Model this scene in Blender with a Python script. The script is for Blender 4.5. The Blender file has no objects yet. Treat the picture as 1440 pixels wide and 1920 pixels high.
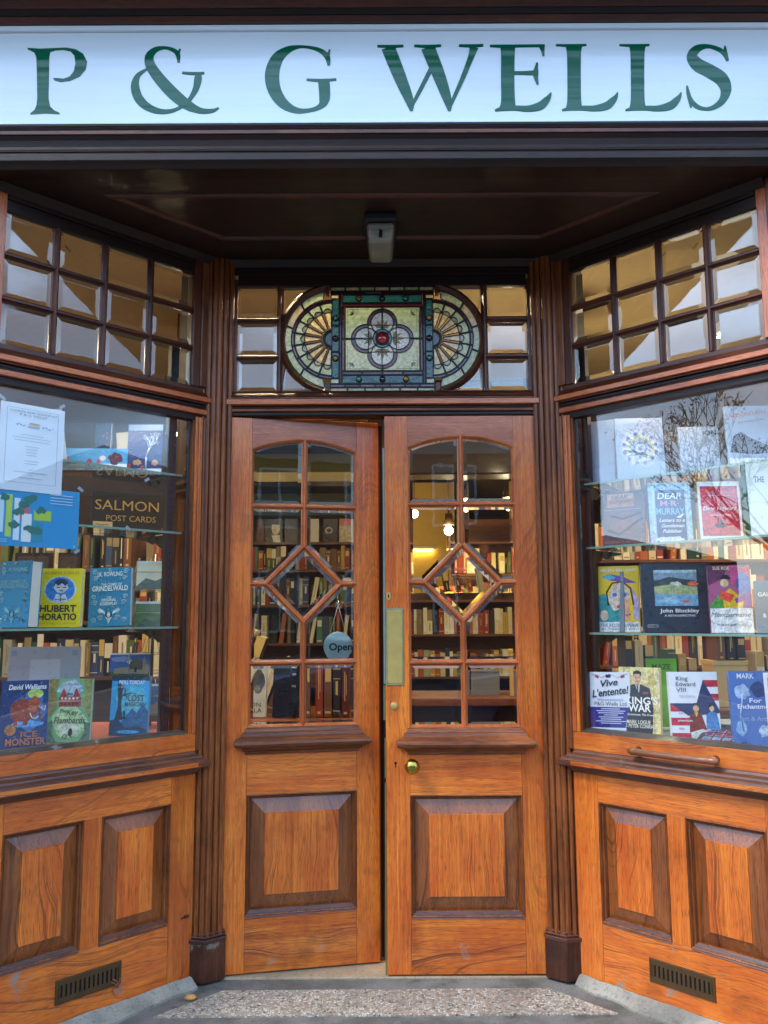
import bpy, bmesh, math, random
from mathutils import Matrix, Vector
random.seed(7)
PI = math.pi; R = math.radians; S2 = math.sqrt(.5)
scene = bpy.context.scene
COL = scene.collection

# ------------------------------------------------------------------ materials
def lin(c):
    return tuple((v/12.92 if v <= .04045 else ((v+.055)/1.055)**2.4) for v in c)
def h2(hexs):
    return lin(tuple(int(hexs[i:i+2], 16)/255 for i in (0, 2, 4)))
class NT:
    def __init__(s, name):
        s.m = bpy.data.materials.new(name); s.m.use_nodes = True
        s.t = s.m.node_tree; s.t.nodes.clear()
        s.out = s.n('ShaderNodeOutputMaterial')
    def n(s, ty, **k):
        nd = s.t.nodes.new(ty)
        for a, b in k.items(): setattr(nd, a, b)
        return nd
    def l(s, a, b): s.t.links.new(a, b)
    def put(s, sock, v):
        if isinstance(v, bpy.types.NodeSocket): s.l(v, sock)
        elif isinstance(v, (tuple, list)) and len(v) == 3 and sock.type == 'RGBA': sock.default_value = (*v, 1)
        else: sock.default_value = v
    def math(s, op, a, b=0., c=0., clamp=False):
        nd = s.n('ShaderNodeMath', operation=op); nd.use_clamp = clamp
        s.put(nd.inputs[0], a); s.put(nd.inputs[1], b)
        if op in ('MULTIPLY_ADD', 'SMOOTH_MIN'): s.put(nd.inputs[2], c)
        return nd.outputs[0]
    def mix(s, f, a, b, mode='MIX'):
        nd = s.n('ShaderNodeMix', data_type='RGBA', blend_type=mode)
        s.put(nd.inputs[0], f); s.put(nd.inputs[6], a); s.put(nd.inputs[7], b)
        return nd.outputs[2]
    def noise(s, vec, scale, detail=2., rough=.5, dist=0.):
        nd = s.n('ShaderNodeTexNoise')
        s.l(vec, nd.inputs['Vector']); nd.inputs['Scale'].default_value = scale
        nd.inputs['Detail'].default_value = detail; nd.inputs['Roughness'].default_value = rough
        nd.inputs['Distortion'].default_value = dist
        return nd.outputs['Fac']
    def xyz(s, x, y, z):
        nd = s.n('ShaderNodeCombineXYZ'); s.put(nd.inputs[0], x); s.put(nd.inputs[1], y); s.put(nd.inputs[2], z)
        return nd.outputs[0]
    def ramp(s, f, lo, hi):
        nd = s.n('ShaderNodeMapRange'); nd.clamp = True; nd.interpolation_type = 'SMOOTHSTEP'
        s.put(nd.inputs[0], f); nd.inputs[1].default_value = lo; nd.inputs[2].default_value = hi
        return nd.outputs[0]
    def bump(s, h, strength, dist):
        nd = s.n('ShaderNodeBump'); nd.inputs['Strength'].default_value = strength
        nd.inputs['Distance'].default_value = dist; s.l(h, nd.inputs['Height'])
        return nd.outputs[0]
    def coords(s, kind='Object'):
        tc = s.n('ShaderNodeTexCoord'); sp = s.n('ShaderNodeSeparateXYZ'); s.l(tc.outputs[kind], sp.inputs[0])
        return tc.outputs[kind], sp.outputs[0], sp.outputs[1], sp.outputs[2]
    def bsdf(s, col, rough=.5, spec=.5, metal=0., normal=None, coat=0., coatr=.1):
        b = s.n('ShaderNodeBsdfPrincipled')
        s.put(b.inputs['Base Color'], col); s.put(b.inputs['Roughness'], rough)
        b.inputs['Specular IOR Level'].default_value = spec; b.inputs['Metallic'].default_value = metal
        b.inputs['Coat Weight'].default_value = coat; b.inputs['Coat Roughness'].default_value = coatr
        if normal is not None: s.l(normal, b.inputs['Normal'])
        s.l(b.outputs[0], s.out.inputs[0]); return b
    def rnd(s):
        return s.n('ShaderNodeObjectInfo').outputs['Random']

_ac = {}
def art(hexs, rough=.3):     # printed colour with mottled, painterly variation
    if hexs in _ac: return _ac[hexs]
    t = NT('print_'+hexs); v, x, y, z = t.coords(); c = h2(hexs)
    n1 = t.noise(v, 55., 4., .7, .8); n2 = t.noise(v, 190., 3., .7)
    a = tuple(k*.5 for k in c); b = tuple(min(1, k*1.35+.02) for k in c)
    m = t.mix(t.ramp(n1, .36, .64), a, c); m = t.mix(t.math('MULTIPLY', t.ramp(n2, .5, .66), .6), m, b)
    sh = (min(1, c[0]*1.5), c[1], c[2]*.6); m = t.mix(t.math('MULTIPLY', t.ramp(t.noise(v, 26., 3.), .5, .7), .3), m, sh)
    t.bsdf(m, rough, .5); _ac[hexs] = t.m; return t.m
_pc = {}
def paint(hexs, rough=.5, spec=.5, metal=0., var=.12, nm=None):
    k = (hexs, rough, spec, metal, var)
    if k in _pc: return _pc[k]
    t = NT((nm or 'paint') + '_' + hexs)
    v, x, y, z = t.coords()
    c = h2(hexs)
    n = t.noise(v, 23., 4., .6)
    f = t.math('MULTIPLY_ADD', n, 2*var, 1-var)
    col = t.mix(1., c, t.xyz(f, f, f), 'MULTIPLY')
    t.bsdf(col, t.math('MULTIPLY_ADD', n, .15, rough-.07, clamp=True), spec, metal)
    _pc[k] = t.m
    return t.m

def emis(name, hexs, strength):
    t = NT(name); e = t.n('ShaderNodeEmission'); e.inputs[0].default_value = (*h2(hexs), 1); e.inputs[1].default_value = strength
    t.l(e.outputs[0], t.out.inputs[0]); return t.m

def wood(name, light, mid, dark, axis='Z', rough=.32, line=.75, fib=.5, spec=.5, coat=.5, wear=.0, stain=.0):
    t = NT(name)
    v, x, y, z = t.coords()
    r = t.rnd()
    a, l = (x, z) if axis == 'Z' else (z, x)
    a2 = t.math('ADD', a, t.math('MULTIPLY', y, .6))
    wob = t.noise(t.xyz(t.math('MULTIPLY', a, 2.2), t.math('MULTIPLY', l, .9), t.math('MULTIPLY', r, 40.)), 2.0, 2., .5)
    off = t.math('MULTIPLY_ADD', r, .75, -.2)
    ca = t.math('ADD', t.math('SUBTRACT', a2, off), t.math('MULTIPLY_ADD', wob, .20, -.10))
    fr = t.math('FRACT', t.math('MULTIPLY', r, 37.))
    cl = t.math('ADD', t.math('MULTIPLY', t.math('SUBTRACT', l, t.math('MULTIPLY', fr, 1.6)), .13), .02)
    rad = t.math('SQRT', t.math('ADD', t.math('MULTIPLY', ca, ca), t.math('MULTIPLY', cl, cl)))
    rad = t.math('ADD', rad, t.math('MULTIPLY', t.noise(t.xyz(t.math('MULTIPLY', a, 30.), t.math('MULTIPLY', l, 3.), r), 3., 3.), .0022))
    rn = t.noise(t.xyz(t.math('MULTIPLY', rad, 190.), t.math('MULTIPLY', r, 20.), 0.), 1., 3., .65)
    rline = t.math('MULTIPLY', t.ramp(rn, .52, .64), .9)
    rsoft = t.ramp(rn, .62, .36)
    var = t.noise(t.xyz(t.math('MULTIPLY', a, 6.), t.math('MULTIPLY', l, 2.), t.math('MULTIPLY', r, 9.)), 1.5, 3., .6)
    ln = t.math('MULTIPLY', rline, t.math('MULTIPLY', t.ramp(var, .3, .62), line))
    fibv = t.noise(t.xyz(t.math('MULTIPLY', a, 190.), t.math('MULTIPLY', y, 190.), t.math('MULTIPLY', l, 5.)), 1., 4., .7)
    fib2 = t.noise(t.xyz(t.math('MULTIPLY', a, 75.), t.math('MULTIPLY', y, 75.), t.math('MULTIPLY', l, 1.6)), 1., 5., .75)
    pore = t.noise(t.xyz(t.math('MULTIPLY', a, 520.), t.math('MULTIPLY', y, 300.), t.math('MULTIPLY', l, 24.)), 1., 1., .5)
    pore = t.ramp(pore, .56, .68)
    tone = t.noise(t.xyz(t.math('MULTIPLY', a, 9.), t.math('MULTIPLY', r, 30.), t.math('MULTIPLY', l, 1.7)), 1.3, 4., .6)
    hi0 = tuple(min(1, k*1.35) for k in light)
    c = t.mix(t.ramp(tone, .3, .7), light, mid)
    c = t.mix(t.math('MULTIPLY', t.ramp(fibv, .38, .68), fib), c, mid)
    c = t.mix(t.math('MULTIPLY', rsoft, .35), c, mid)
    c = t.mix(t.math('MULTIPLY', t.ramp(fib2, .50, .72), fib*.5), c, dark)
    fade = t.ramp(t.noise(t.xyz(t.math('MULTIPLY', x, 2.4), t.math('MULTIPLY', y, 2.4), t.math('ADD', t.math('MULTIPLY', z, 1.3), t.math('MULTIPLY', r, 9.))), 1.6, 5., .62), .52, .70)
    c = t.mix(t.math('MULTIPLY', fade, .35), c, hi0)
    hi = tuple(min(1, k*1.5) for k in light)
    c = t.mix(t.math('MULTIPLY', t.ramp(fib2, .47, .28), fib*.7), c, hi)
    c = t.mix(t.math('MULTIPLY', pore, .5), c, dark)
    c = t.mix(ln, c, dark)
    per = t.math('MULTIPLY_ADD', r, .28, .86)
    c = t.mix(1., c, t.xyz(per, per, per), 'MULTIPLY')
    if stain > 0:   # grime and old varnish with a patchy shape of its own
        g = t.ramp(t.noise(v, 5.5, 6., .7), .50, .72)
        c = t.mix(t.math('MULTIPLY', g, stain), c, dark)
    rr = t.math('MULTIPLY_ADD', t.noise(v, 14., 4., .6), .25, rough-.1)
    if wear > 0:    # flaked varnish showing grey wood
        w1 = t.ramp(t.noise(v, 9., 8., .72), .60, .66)
        c = t.mix(t.math('MULTIPLY', w1, wear), c, h2('8E8272'))
        rr = t.math('ADD', rr, t.math('MULTIPLY', w1, .4))
    hgt = t.math('ADD', t.math('MULTIPLY', fibv, .6), t.math('ADD', t.math('MULTIPLY', ln, -.8), t.math('MULTIPLY', pore, -.7)))
    hgt = t.math('ADD', hgt, t.math('MULTIPLY', t.noise(v, 7., 2.), 2.0))
    t.bsdf(c, rr, spec, 0., t.bump(hgt, .35, .0012), coat, .13)
    return t.m

OAK = dict(light=h2('EC842A'), mid=h2('C25616'), dark=h2('481A07'))
RED = dict(light=h2('DE7C40'), mid=h2('B45626'), dark=h2('421A0C'))
DRK = dict(light=h2('A05A2A'), mid=h2('663214'), dark=h2('1C0B05'))
SHADED = dict(light=h2('6E3820'), mid=h2('462014'), dark=h2('180906'))  # same stain darkened: upper porch shade put into frames and mouldings
BLK = dict(light=h2('30160C'), mid=h2('1C0C06'), dark=h2('080302'))  # near-black tone puts crevice shade into coves, crowns and cornices; dark wood elsewhere
W = {}
for ax in 'XZ':
    W['oak'+ax] = wood('orange_oak_'+ax, axis=ax, stain=.3, line=.62 if ax == 'X' else .38, fib=.8, **OAK)
    W['base'+ax] = wood('worn_oak_'+ax, axis=ax, stain=.35, wear=.85, **OAK)
    W['low'+ax] = wood('kicked_oak_'+ax, axis=ax, stain=.45, wear=.35, line=.9, fib=.8, **OAK)
    W['red'+ax] = wood('red_mahogany_'+ax, axis=ax, line=.4, stain=.25, **RED)
    W['drk'+ax] = wood('dark_moulding_'+ax, axis=ax, line=.6, fib=1., stain=.35, rough=.36, coat=.15, spec=.4, **DRK)
    W['mah'+ax] = wood('shaded_dark_wood_'+ax, axis=ax, line=.4, rough=.34, stain=.3, coat=.2, spec=.4, **SHADED)
    W['blk'+ax] = wood('shaded_black_wood_'+ax, axis=ax, line=.4, rough=.45, coat=.08, spec=.35, **BLK)
def panelwood(name, light, mid, dark):
    return wood(name, light, mid, dark, 'Z', .33, .8, .6, stain=.3)
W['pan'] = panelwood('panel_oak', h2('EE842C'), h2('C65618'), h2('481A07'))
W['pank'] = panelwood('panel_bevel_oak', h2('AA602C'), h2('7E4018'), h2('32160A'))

def glass_thin(name, f0=.05, tint=(1, 1, 1), grime=.0):
    t = NT(name)
    lw = t.n('ShaderNodeLayerWeight'); lw.inputs[0].default_value = .5
    f = t.math('MULTIPLY_ADD', t.math('POWER', lw.outputs['Facing'], 4.), 1-f0, f0)
    tr = t.n('ShaderNodeBsdfTransparent'); tr.inputs[0].default_value = (*tint, 1)
    gl = t.n('ShaderNodeBsdfGlossy'); gl.inputs['Roughness'].default_value = .0
    v, x, y, z = t.coords()
    t.l(t.bump(t.noise(v, 2.2, 2.), .18, .004), gl.inputs['Normal'])
    mx = t.n('ShaderNodeMixShader'); t.l(f, mx.inputs[0]); t.l(tr.outputs[0], mx.inputs[1]); t.l(gl.outputs[0], mx.inputs[2])
    last = mx.outputs[0]
    if grime > 0:
        df = t.n('ShaderNodeBsdfDiffuse'); df.inputs[0].default_value = (.6, .62, .65, 1)
        m2 = t.n('ShaderNodeMixShader')
        g = t.math('MULTIPLY', t.ramp(t.noise(t.xyz(t.math('MULTIPLY', x, 5.), 0., t.math('MULTIPLY', z, 1.5)), 3., 5., .7), .35, .8), grime)
        t.l(g, m2.inputs[0]); t.l(last, m2.inputs[1]); t.l(df.outputs[0], m2.inputs[2]); last = m2.outputs[0]
    t.l(last, t.out.inputs[0]); return t.m
def glass_real(name, col=(1, 1, 1), ior=1.5, bumpy=0., bscale=30.):
    t = NT(name); g = t.n('ShaderNodeBsdfGlass'); g.inputs['Color'].default_value = (*col, 1)
    g.inputs['Roughness'].default_value = 0.; g.inputs['IOR'].default_value = ior
    if bumpy:
        v, x, y, z = t.coords(); t.l(t.bump(t.noise(v, bscale, 3.), bumpy, .003), g.inputs['Normal'])
    t.l(g.outputs[0], t.out.inputs[0]); return t.m
G_PLATE = glass_thin('plate_glass', .075, (.99, .995, .995), .0)
G_SHELF = glass_thin('shelf_glass', .05, (.86, .95, .92))
G_BEVEL = glass_real('bevelled_glass', (.97, .985, .97), 1.5, .04, 9.)
G_LIGHT = glass_real('heavy_bevelled_glass', (.97, .98, .96), 1.85, .12, 5.)
G_EDGE = paint('7FA08F', .2, .5)

def stained(name, hexs, trans=.35, rough=.15, bumpy=.3, sc=60., spark=0., tl_=.14):
    t = NT(name); c = h2(hexs)
    v, x, y, z = t.coords()
    n = t.noise(v, sc, 3., .6)
    col = t.mix(t.ramp(n, .3, .7), tuple(k*.72 for k in c), tuple(min(1, k*1.25) for k in c))
    if spark: col = t.mix(t.ramp(n, .55, .68), col, h2('F6E3A0'))
    d = t.n('ShaderNodeBsdfDiffuse'); t.l(col, d.inputs[0])
    tl = t.n('ShaderNodeBsdfTranslucent'); t.l(col, tl.inputs[0])
    tp = t.n('ShaderNodeBsdfTransparent'); t.l(col, tp.inputs[0])
    gl = t.n('ShaderNodeBsdfGlossy'); gl.inputs['Roughness'].default_value = rough
    t.l(t.bump(n, bumpy, .002), gl.inputs['Normal'])
    m1 = t.n('ShaderNodeMixShader'); m1.inputs[0].default_value = tl_; t.l(d.outputs[0], m1.inputs[1]); t.l(tl.outputs[0], m1.inputs[2])
    m2 = t.n('ShaderNodeMixShader'); m2.inputs[0].default_value = trans; t.l(m1.outputs[0], m2.inputs[1]); t.l(tp.outputs[0], m2.inputs[2])
    m3 = t.n('ShaderNodeMixShader'); m3.inputs[0].default_value = .07; t.l(m2.outputs[0], m3.inputs[1]); t.l(gl.outputs[0], m3.inputs[2])
    t.l(m3.outputs[0], t.out.inputs[0]); return t.m

# ------------------------------------------------------------------ mesh builder
class MB:
    def __init__(s, sx=1): s.v = []; s.f = []; s.mi = []; s.sx = sx; s.cur = 0; s.sm = []; s.smooth = False
    def add(s, vs, fs):
        b = len(s.v)
        s.v += [(x*s.sx, y, z) for x, y, z in vs]
        for f in fs:
            g = [b+i for i in f]
            if s.sx < 0: g.reverse()
            s.f.append(g); s.mi.append(s.cur); s.sm.append(s.smooth)
        return s
    def box(s, x0, x1, y0, y1, z0, z1):
        if x0 > x1: x0, x1 = x1, x0
        if y0 > y1: y0, y1 = y1, y0
        if z0 > z1: z0, z1 = z1, z0
        vs = [(x, y, z) for z in (z0, z1) for y in (y0, y1) for x in (x0, x1)]
        return s.add(vs, [(0, 2, 3, 1), (4, 5, 7, 6), (0, 1, 5, 4), (2, 6, 7, 3), (0, 4, 6, 2), (1, 3, 7, 5)])
    def prism(s, poly, y0, y1):          # poly in (x,z); y0 front (towards the street)
        ar = sum(poly[i][0]*poly[(i+1) % len(poly)][1]-poly[(i+1) % len(poly)][0]*poly[i][1] for i in range(len(poly)))
        if ar < 0: poly = poly[::-1]
        n = len(poly)
        vs = [(x, y0, z) for x, z in poly]+[(x, y1, z) for x, z in poly]
        fs = [tuple(range(n)), tuple(range(2*n-1, n-1, -1))]
        fs += [(i, i+n, (i+1) % n+n, (i+1) % n) for i in range(n)]
        return s.add(vs, fs)
    def plan(s, poly, z0, z1):           # poly in (x,y)
        ar = sum(poly[i][0]*poly[(i+1) % len(poly)][1]-poly[(i+1) % len(poly)][0]*poly[i][1] for i in range(len(poly)))
        if ar < 0: poly = poly[::-1]
        n = len(poly)
        vs = [(x, y, z0) for x, y in poly]+[(x, y, z1) for x, y in poly]
        fs = [tuple(range(n-1, -1, -1)), tuple(range(n, 2*n))]
        fs += [(i, (i+1) % n, (i+1) % n+n, i+n) for i in range(n)]
        return s.add(vs, fs)
    def extr(s, prof, x0, x1):           # closed profile in (y,z) pulled along x
        ar = sum(prof[i][0]*prof[(i+1) % len(prof)][1]-prof[(i+1) % len(prof)][0]*prof[i][1] for i in range(len(prof)))
        if ar < 0: prof = prof[::-1]
        n = len(prof)
        vs = [(x0, y, z) for y, z in prof]+[(x1, y, z) for y, z in prof]
        fs = [tuple(range(n-1, -1, -1)), tuple(range(n, 2*n))]
        fs += [(i, (i+1) % n, (i+1) % n+n, i+n) for i in range(n)]
        return s.add(vs, fs)
    def ledge(s, prof, x0, x1, y=0.):    # open profile [(d,z)] top to bottom, returned and mitred at both ends
        n = len(prof); vs = []
        for d, z in prof: vs += [(x0-d, y, z), (x0-d, y-d, z), (x1+d, y-d, z), (x1+d, y, z)]
        fs = []
        for i in range(n-1):
            for k in range(3): fs.append((4*i+k, 4*(i+1)+k, 4*(i+1)+k+1, 4*i+k+1))
        fs.append((0, 1, 2, 3)); e = 4*(n-1); fs.append((e+3, e+2, e+1, e))
        return s.add(vs, fs)
    def loop(s, poly, prof):             # mitred frame: poly (x,z) ccw; prof [(inset,y)]
        rings = [(inset(poly, d), y) for d, y in prof]; n = len(poly); vs = []
        for pl, y in rings: vs += [(x, y, z) for x, z in pl]
        fs = []
        for k in range(len(rings)-1):
            for i in range(n):
                j = (i+1) % n; fs.append((k*n+i, k*n+j, (k+1)*n+j, (k+1)*n+i))
        return s.add(vs, fs)
    def tube(s, pts, r, n=8, closed=False):
        pts = [Vector(p) for p in pts]; vs = []; m = len(pts)
        rr = r if isinstance(r, (list, tuple)) else [r]*m
        up = Vector((0, 0, 1))
        for i, p in enumerate(pts):
            t = (pts[(i+1) % m if closed else min(i+1, m-1)]-pts[(i-1) % m if closed else max(i-1, 0)])
            t = t.normalized() if t.length > 1e-9 else Vector((0, 0, 1))
            u = t.cross(up)
            if u.length < .05: u = t.cross(Vector((1, 0, 0)))
            u.normalize(); w = t.cross(u)
            for k in range(n):
                a = 2*PI*k/n; q = p+(u*math.cos(a)+w*math.sin(a))*rr[i]; vs.append(tuple(q))
        fs = []
        for i in range(m if closed else m-1):
            j = (i+1) % m
            for k in range(n): fs.append((i*n+k, i*n+(k+1) % n, j*n+(k+1) % n, j*n+k))
        if not closed: fs += [tuple(range(n-1, -1, -1)), tuple(range((m-1)*n, m*n))]
        o = s.smooth; s.smooth = True; s.add(vs, fs); s.smooth = o; return s
    def lathe(s, prof, c, axis='Y', n=24):   # prof [(r, t)] t along axis
        vs = []
        for r, t in prof:
            for k in range(n):
                a = 2*PI*k/n; x, y = r*math.cos(a), r*math.sin(a)
                vs.append({'Y': (c[0]+x, c[1]+t, c[2]+y), 'Z': (c[0]+x, c[1]+y, c[2]+t), 'X': (c[0]+t, c[1]+x, c[2]+y)}[axis])
        fs = []
        for i in range(len(prof)-1):
            for k in range(n): fs.append((i*n+k, i*n+(k+1) % n, (i+1)*n+(k+1) % n, (i+1)*n+k))
        fs += [tuple(range(n-1, -1, -1)), tuple(range((len(prof)-1)*n, len(prof)*n))]
        o = s.smooth; s.smooth = True; s.add(vs, fs); s.smooth = o; return s
    def raw(s, me, M):
        b = len(s.v)
        for v in me.vertices: q = M @ v.co; s.v.append((q.x*s.sx, q.y, q.z))
        for p in me.polygons: s.f.append([b+i for i in p.vertices]); s.mi.append(s.cur); s.sm.append(False)
        return s
    def mk(s, name, mats, parent=None, bev=0., fix=True, loc=None, rot=None):
        me = bpy.data.meshes.new(name); me.from_pydata(s.v, [], s.f); me.update()
        for m in (mats if isinstance(mats, (list, tuple)) else [mats]): me.materials.append(m)
        me.polygons.foreach_set('material_index', s.mi); me.polygons.foreach_set('use_smooth', s.sm)
        if fix:
            bm = bmesh.new(); bm.from_mesh(me); bmesh.ops.recalc_face_normals(bm, faces=bm.faces); bm.to_mesh(me); bm.free()
        o = bpy.data.objects.new(name, me); COL.objects.link(o)
        if parent is not None: o.parent = parent
        if loc: o.location = loc
        if rot: o.rotation_euler = rot
        if bev:
            md = o.modifiers.new('edge', 'BEVEL'); md.width = bev; md.segments = 2; md.limit_method = 'ANGLE'; md.angle_limit = R(40)
            md.harden_normals = False
        return o
def inset(poly, d):
    n = len(poly); out = []
    for i in range(n):
        p0, p1, p2 = Vector(poly[i-1]), Vector(poly[i]), Vector(poly[(i+1) % n])
        e1 = (p1-p0).normalized(); e2 = (p2-p1).normalized()
        n1 = Vector((-e1.y, e1.x)); n2 = Vector((-e2.y, e2.x)); k = n1+n2
        k = k/max(.3, k.dot(n1)) if k.length > 1e-6 else n1
        q = p1+k*d; out.append((q.x, q.y))
    return out
def ccw(poly):
    ar = sum(poly[i][0]*poly[(i+1) % len(poly)][1]-poly[(i+1) % len(poly)][0]*poly[i][1] for i in range(len(poly)))
    return poly if ar > 0 else poly[::-1]
def rect(x0, x1, z0, z1): return [(x0, z0), (x1, z0), (x1, z1), (x0, z1)]
def empty(name, loc=(0, 0, 0), rz=0., parent=None):
    o = bpy.data.objects.new(name, None); COL.objects.link(o); o.location = loc; o.rotation_euler = (0, 0, rz)
    o.empty_display_size = .05
    if parent is not None: o.parent = parent
    return o
LABELS = set()
def tag(o, label=None, cat=None, group=None, kind=None):
    if label: o['label'] = label
    if cat: o['category'] = cat
    if group: o['group'] = group
    if kind: o['kind'] = kind
    return o
_tc = {}
def text_mesh(s, bold=0., shear=0., space=1.):
    k = (s, bold, shear, space)
    if k not in _tc:
        cu = bpy.data.curves.new('t', 'FONT'); cu.body = s; cu.size = 1.; cu.resolution_u = 3; cu.offset = bold; cu.shear = shear
        cu.align_x = 'CENTER'; cu.space_character = space
        o = bpy.data.objects.new('t', cu); me = bpy.data.meshes.new_from_object(o)
        bpy.data.objects.remove(o); bpy.data.curves.remove(cu)
        xs = [v.co.x for v in me.vertices]; me['w'] = (max(xs)-min(xs)) if xs else 1.; me['cx'] = (max(xs)+min(xs))/2 if xs else 0.
        _tc[k] = me
    return _tc[k]
def put_text(mb, s, x, z, h, w=None, y=0., bold=0., shear=0., rot=0., space=1.):
    """text centred on x, baseline z, cap height h, squeezed to width w, facing -y"""
    me = text_mesh(s, bold, shear, space); sc = h/.72
    sx = sc if w is None else w/me['w']
    M = Matrix.Translation((x, y, z)) @ Matrix.Rotation(rot, 4, 'Y') @ Matrix(((sx, 0, 0, -me['cx']*sx), (0, 0, 1, 0), (0, sc, 0, 0), (0, 0, 0, 1)))
    mb.raw(me, M)

# ================================================================== THE SHOPFRONT
shop = empty('shopfront')
tag(shop, 'orange oak shopfront with recessed double doors, splayed windows and white lettered fascia', 'shopfront')
O = (.645, -.02)
def bayroot(name, side, parent=None):
    return empty(name, (side*O[0], O[1], 0), R(-45)*side, parent or shop)
def bay_xy(side, u, w):      # u along the splay from the inner corner, w outwards
    return (side*(O[0]+S2*u-S2*w), O[1]-S2*u-S2*w)

FRONT, BACK = .0, .045
def bar(mb, p0, p1, hw, y0=-.001, yb=.022, sh=.012):
    p0, p1 = Vector(p0), Vector(p1); t = (p1-p0).normalized(); n = Vector((-t.y, t.x))
    prof = [(-hw, yb), (-hw, sh), (-hw*.72, sh-.002), (-hw*.22, y0), (hw*.22, y0), (hw*.72, sh-.002), (hw, sh), (hw, yb)]
    vs = []
    for p in (p0, p1):
        for o, y in prof:
            q = p+n*o; vs.append((q.x, y, q.y))
    m = len(prof); fs = [(i, (i+1) % m, (i+1) % m+m, i+m) for i in range(m)]+[tuple(range(m-1, -1, -1)), tuple(range(m, 2*m))]
    mb.add(vs, fs); return mb
def pane(poly, sx, parent, y=.012, bw=.015, depth=.0034, mat=None, loc=None, label=None):
    poly = ccw(poly); n = len(poly); inn = inset(poly, bw); mb = MB(sx)
    vs = [(x, y, z) for x, z in inn]+[(x, y+depth, z) for x, z in poly]+[(x, y+.0055, z) for x, z in poly]
    fs = [tuple(range(n))]
    for i in range(n):
        j = (i+1) % n; fs.append((i, i+n, j+n, j)); fs.append((i+n, i+2*n, j+2*n, j+n))
    fs.append(tuple(range(3*n-1, 2*n-1, -1)))
    mb.add(vs, fs)
    o = mb.mk('pane', mat or G_BEVEL, parent)
    return o
def fielded(x0, x1, z0, z1, sx, parent, m, bevw=.06, yo=.024, yi=.004, mould='mahX'):
    """raised and fielded panel inside the opening plus the mitred moulding round it"""
    mb = MB(sx); po = rect(x0, x1, z0, z1)
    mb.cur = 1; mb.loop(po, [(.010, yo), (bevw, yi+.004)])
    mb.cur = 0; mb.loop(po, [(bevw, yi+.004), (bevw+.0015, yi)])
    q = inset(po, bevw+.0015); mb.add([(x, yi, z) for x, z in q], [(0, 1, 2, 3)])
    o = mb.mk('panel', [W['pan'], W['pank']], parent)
    mb = MB(sx); mb.loop(po, [(0, .0), (.002, -.0015), (.005, .001), (.008, .008), (.012, .010), (.016, .019), (.018, .026)])
    mb.mk('panel_moulding', W['drkZ'], parent)
    mb = MB(sx); xb0, xb1 = x0+.001, x1-.001
    vs = [(xb0, -.0022, z0-.004), (xb1, -.0022, z0-.004), (xb1-.017, .012, z0+.017), (xb0+.017, .012, z0+.017), (xb1, .012, z0-.003), (xb0, .012, z0-.003)]
    mb.add(vs, [(0, 1, 2, 3), (0, 5, 4, 1), (3, 2, 4, 5), (0, 3, 5), (1, 4, 2)])
    mb.mk('weathering', W[mould], parent)
    return o

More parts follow.
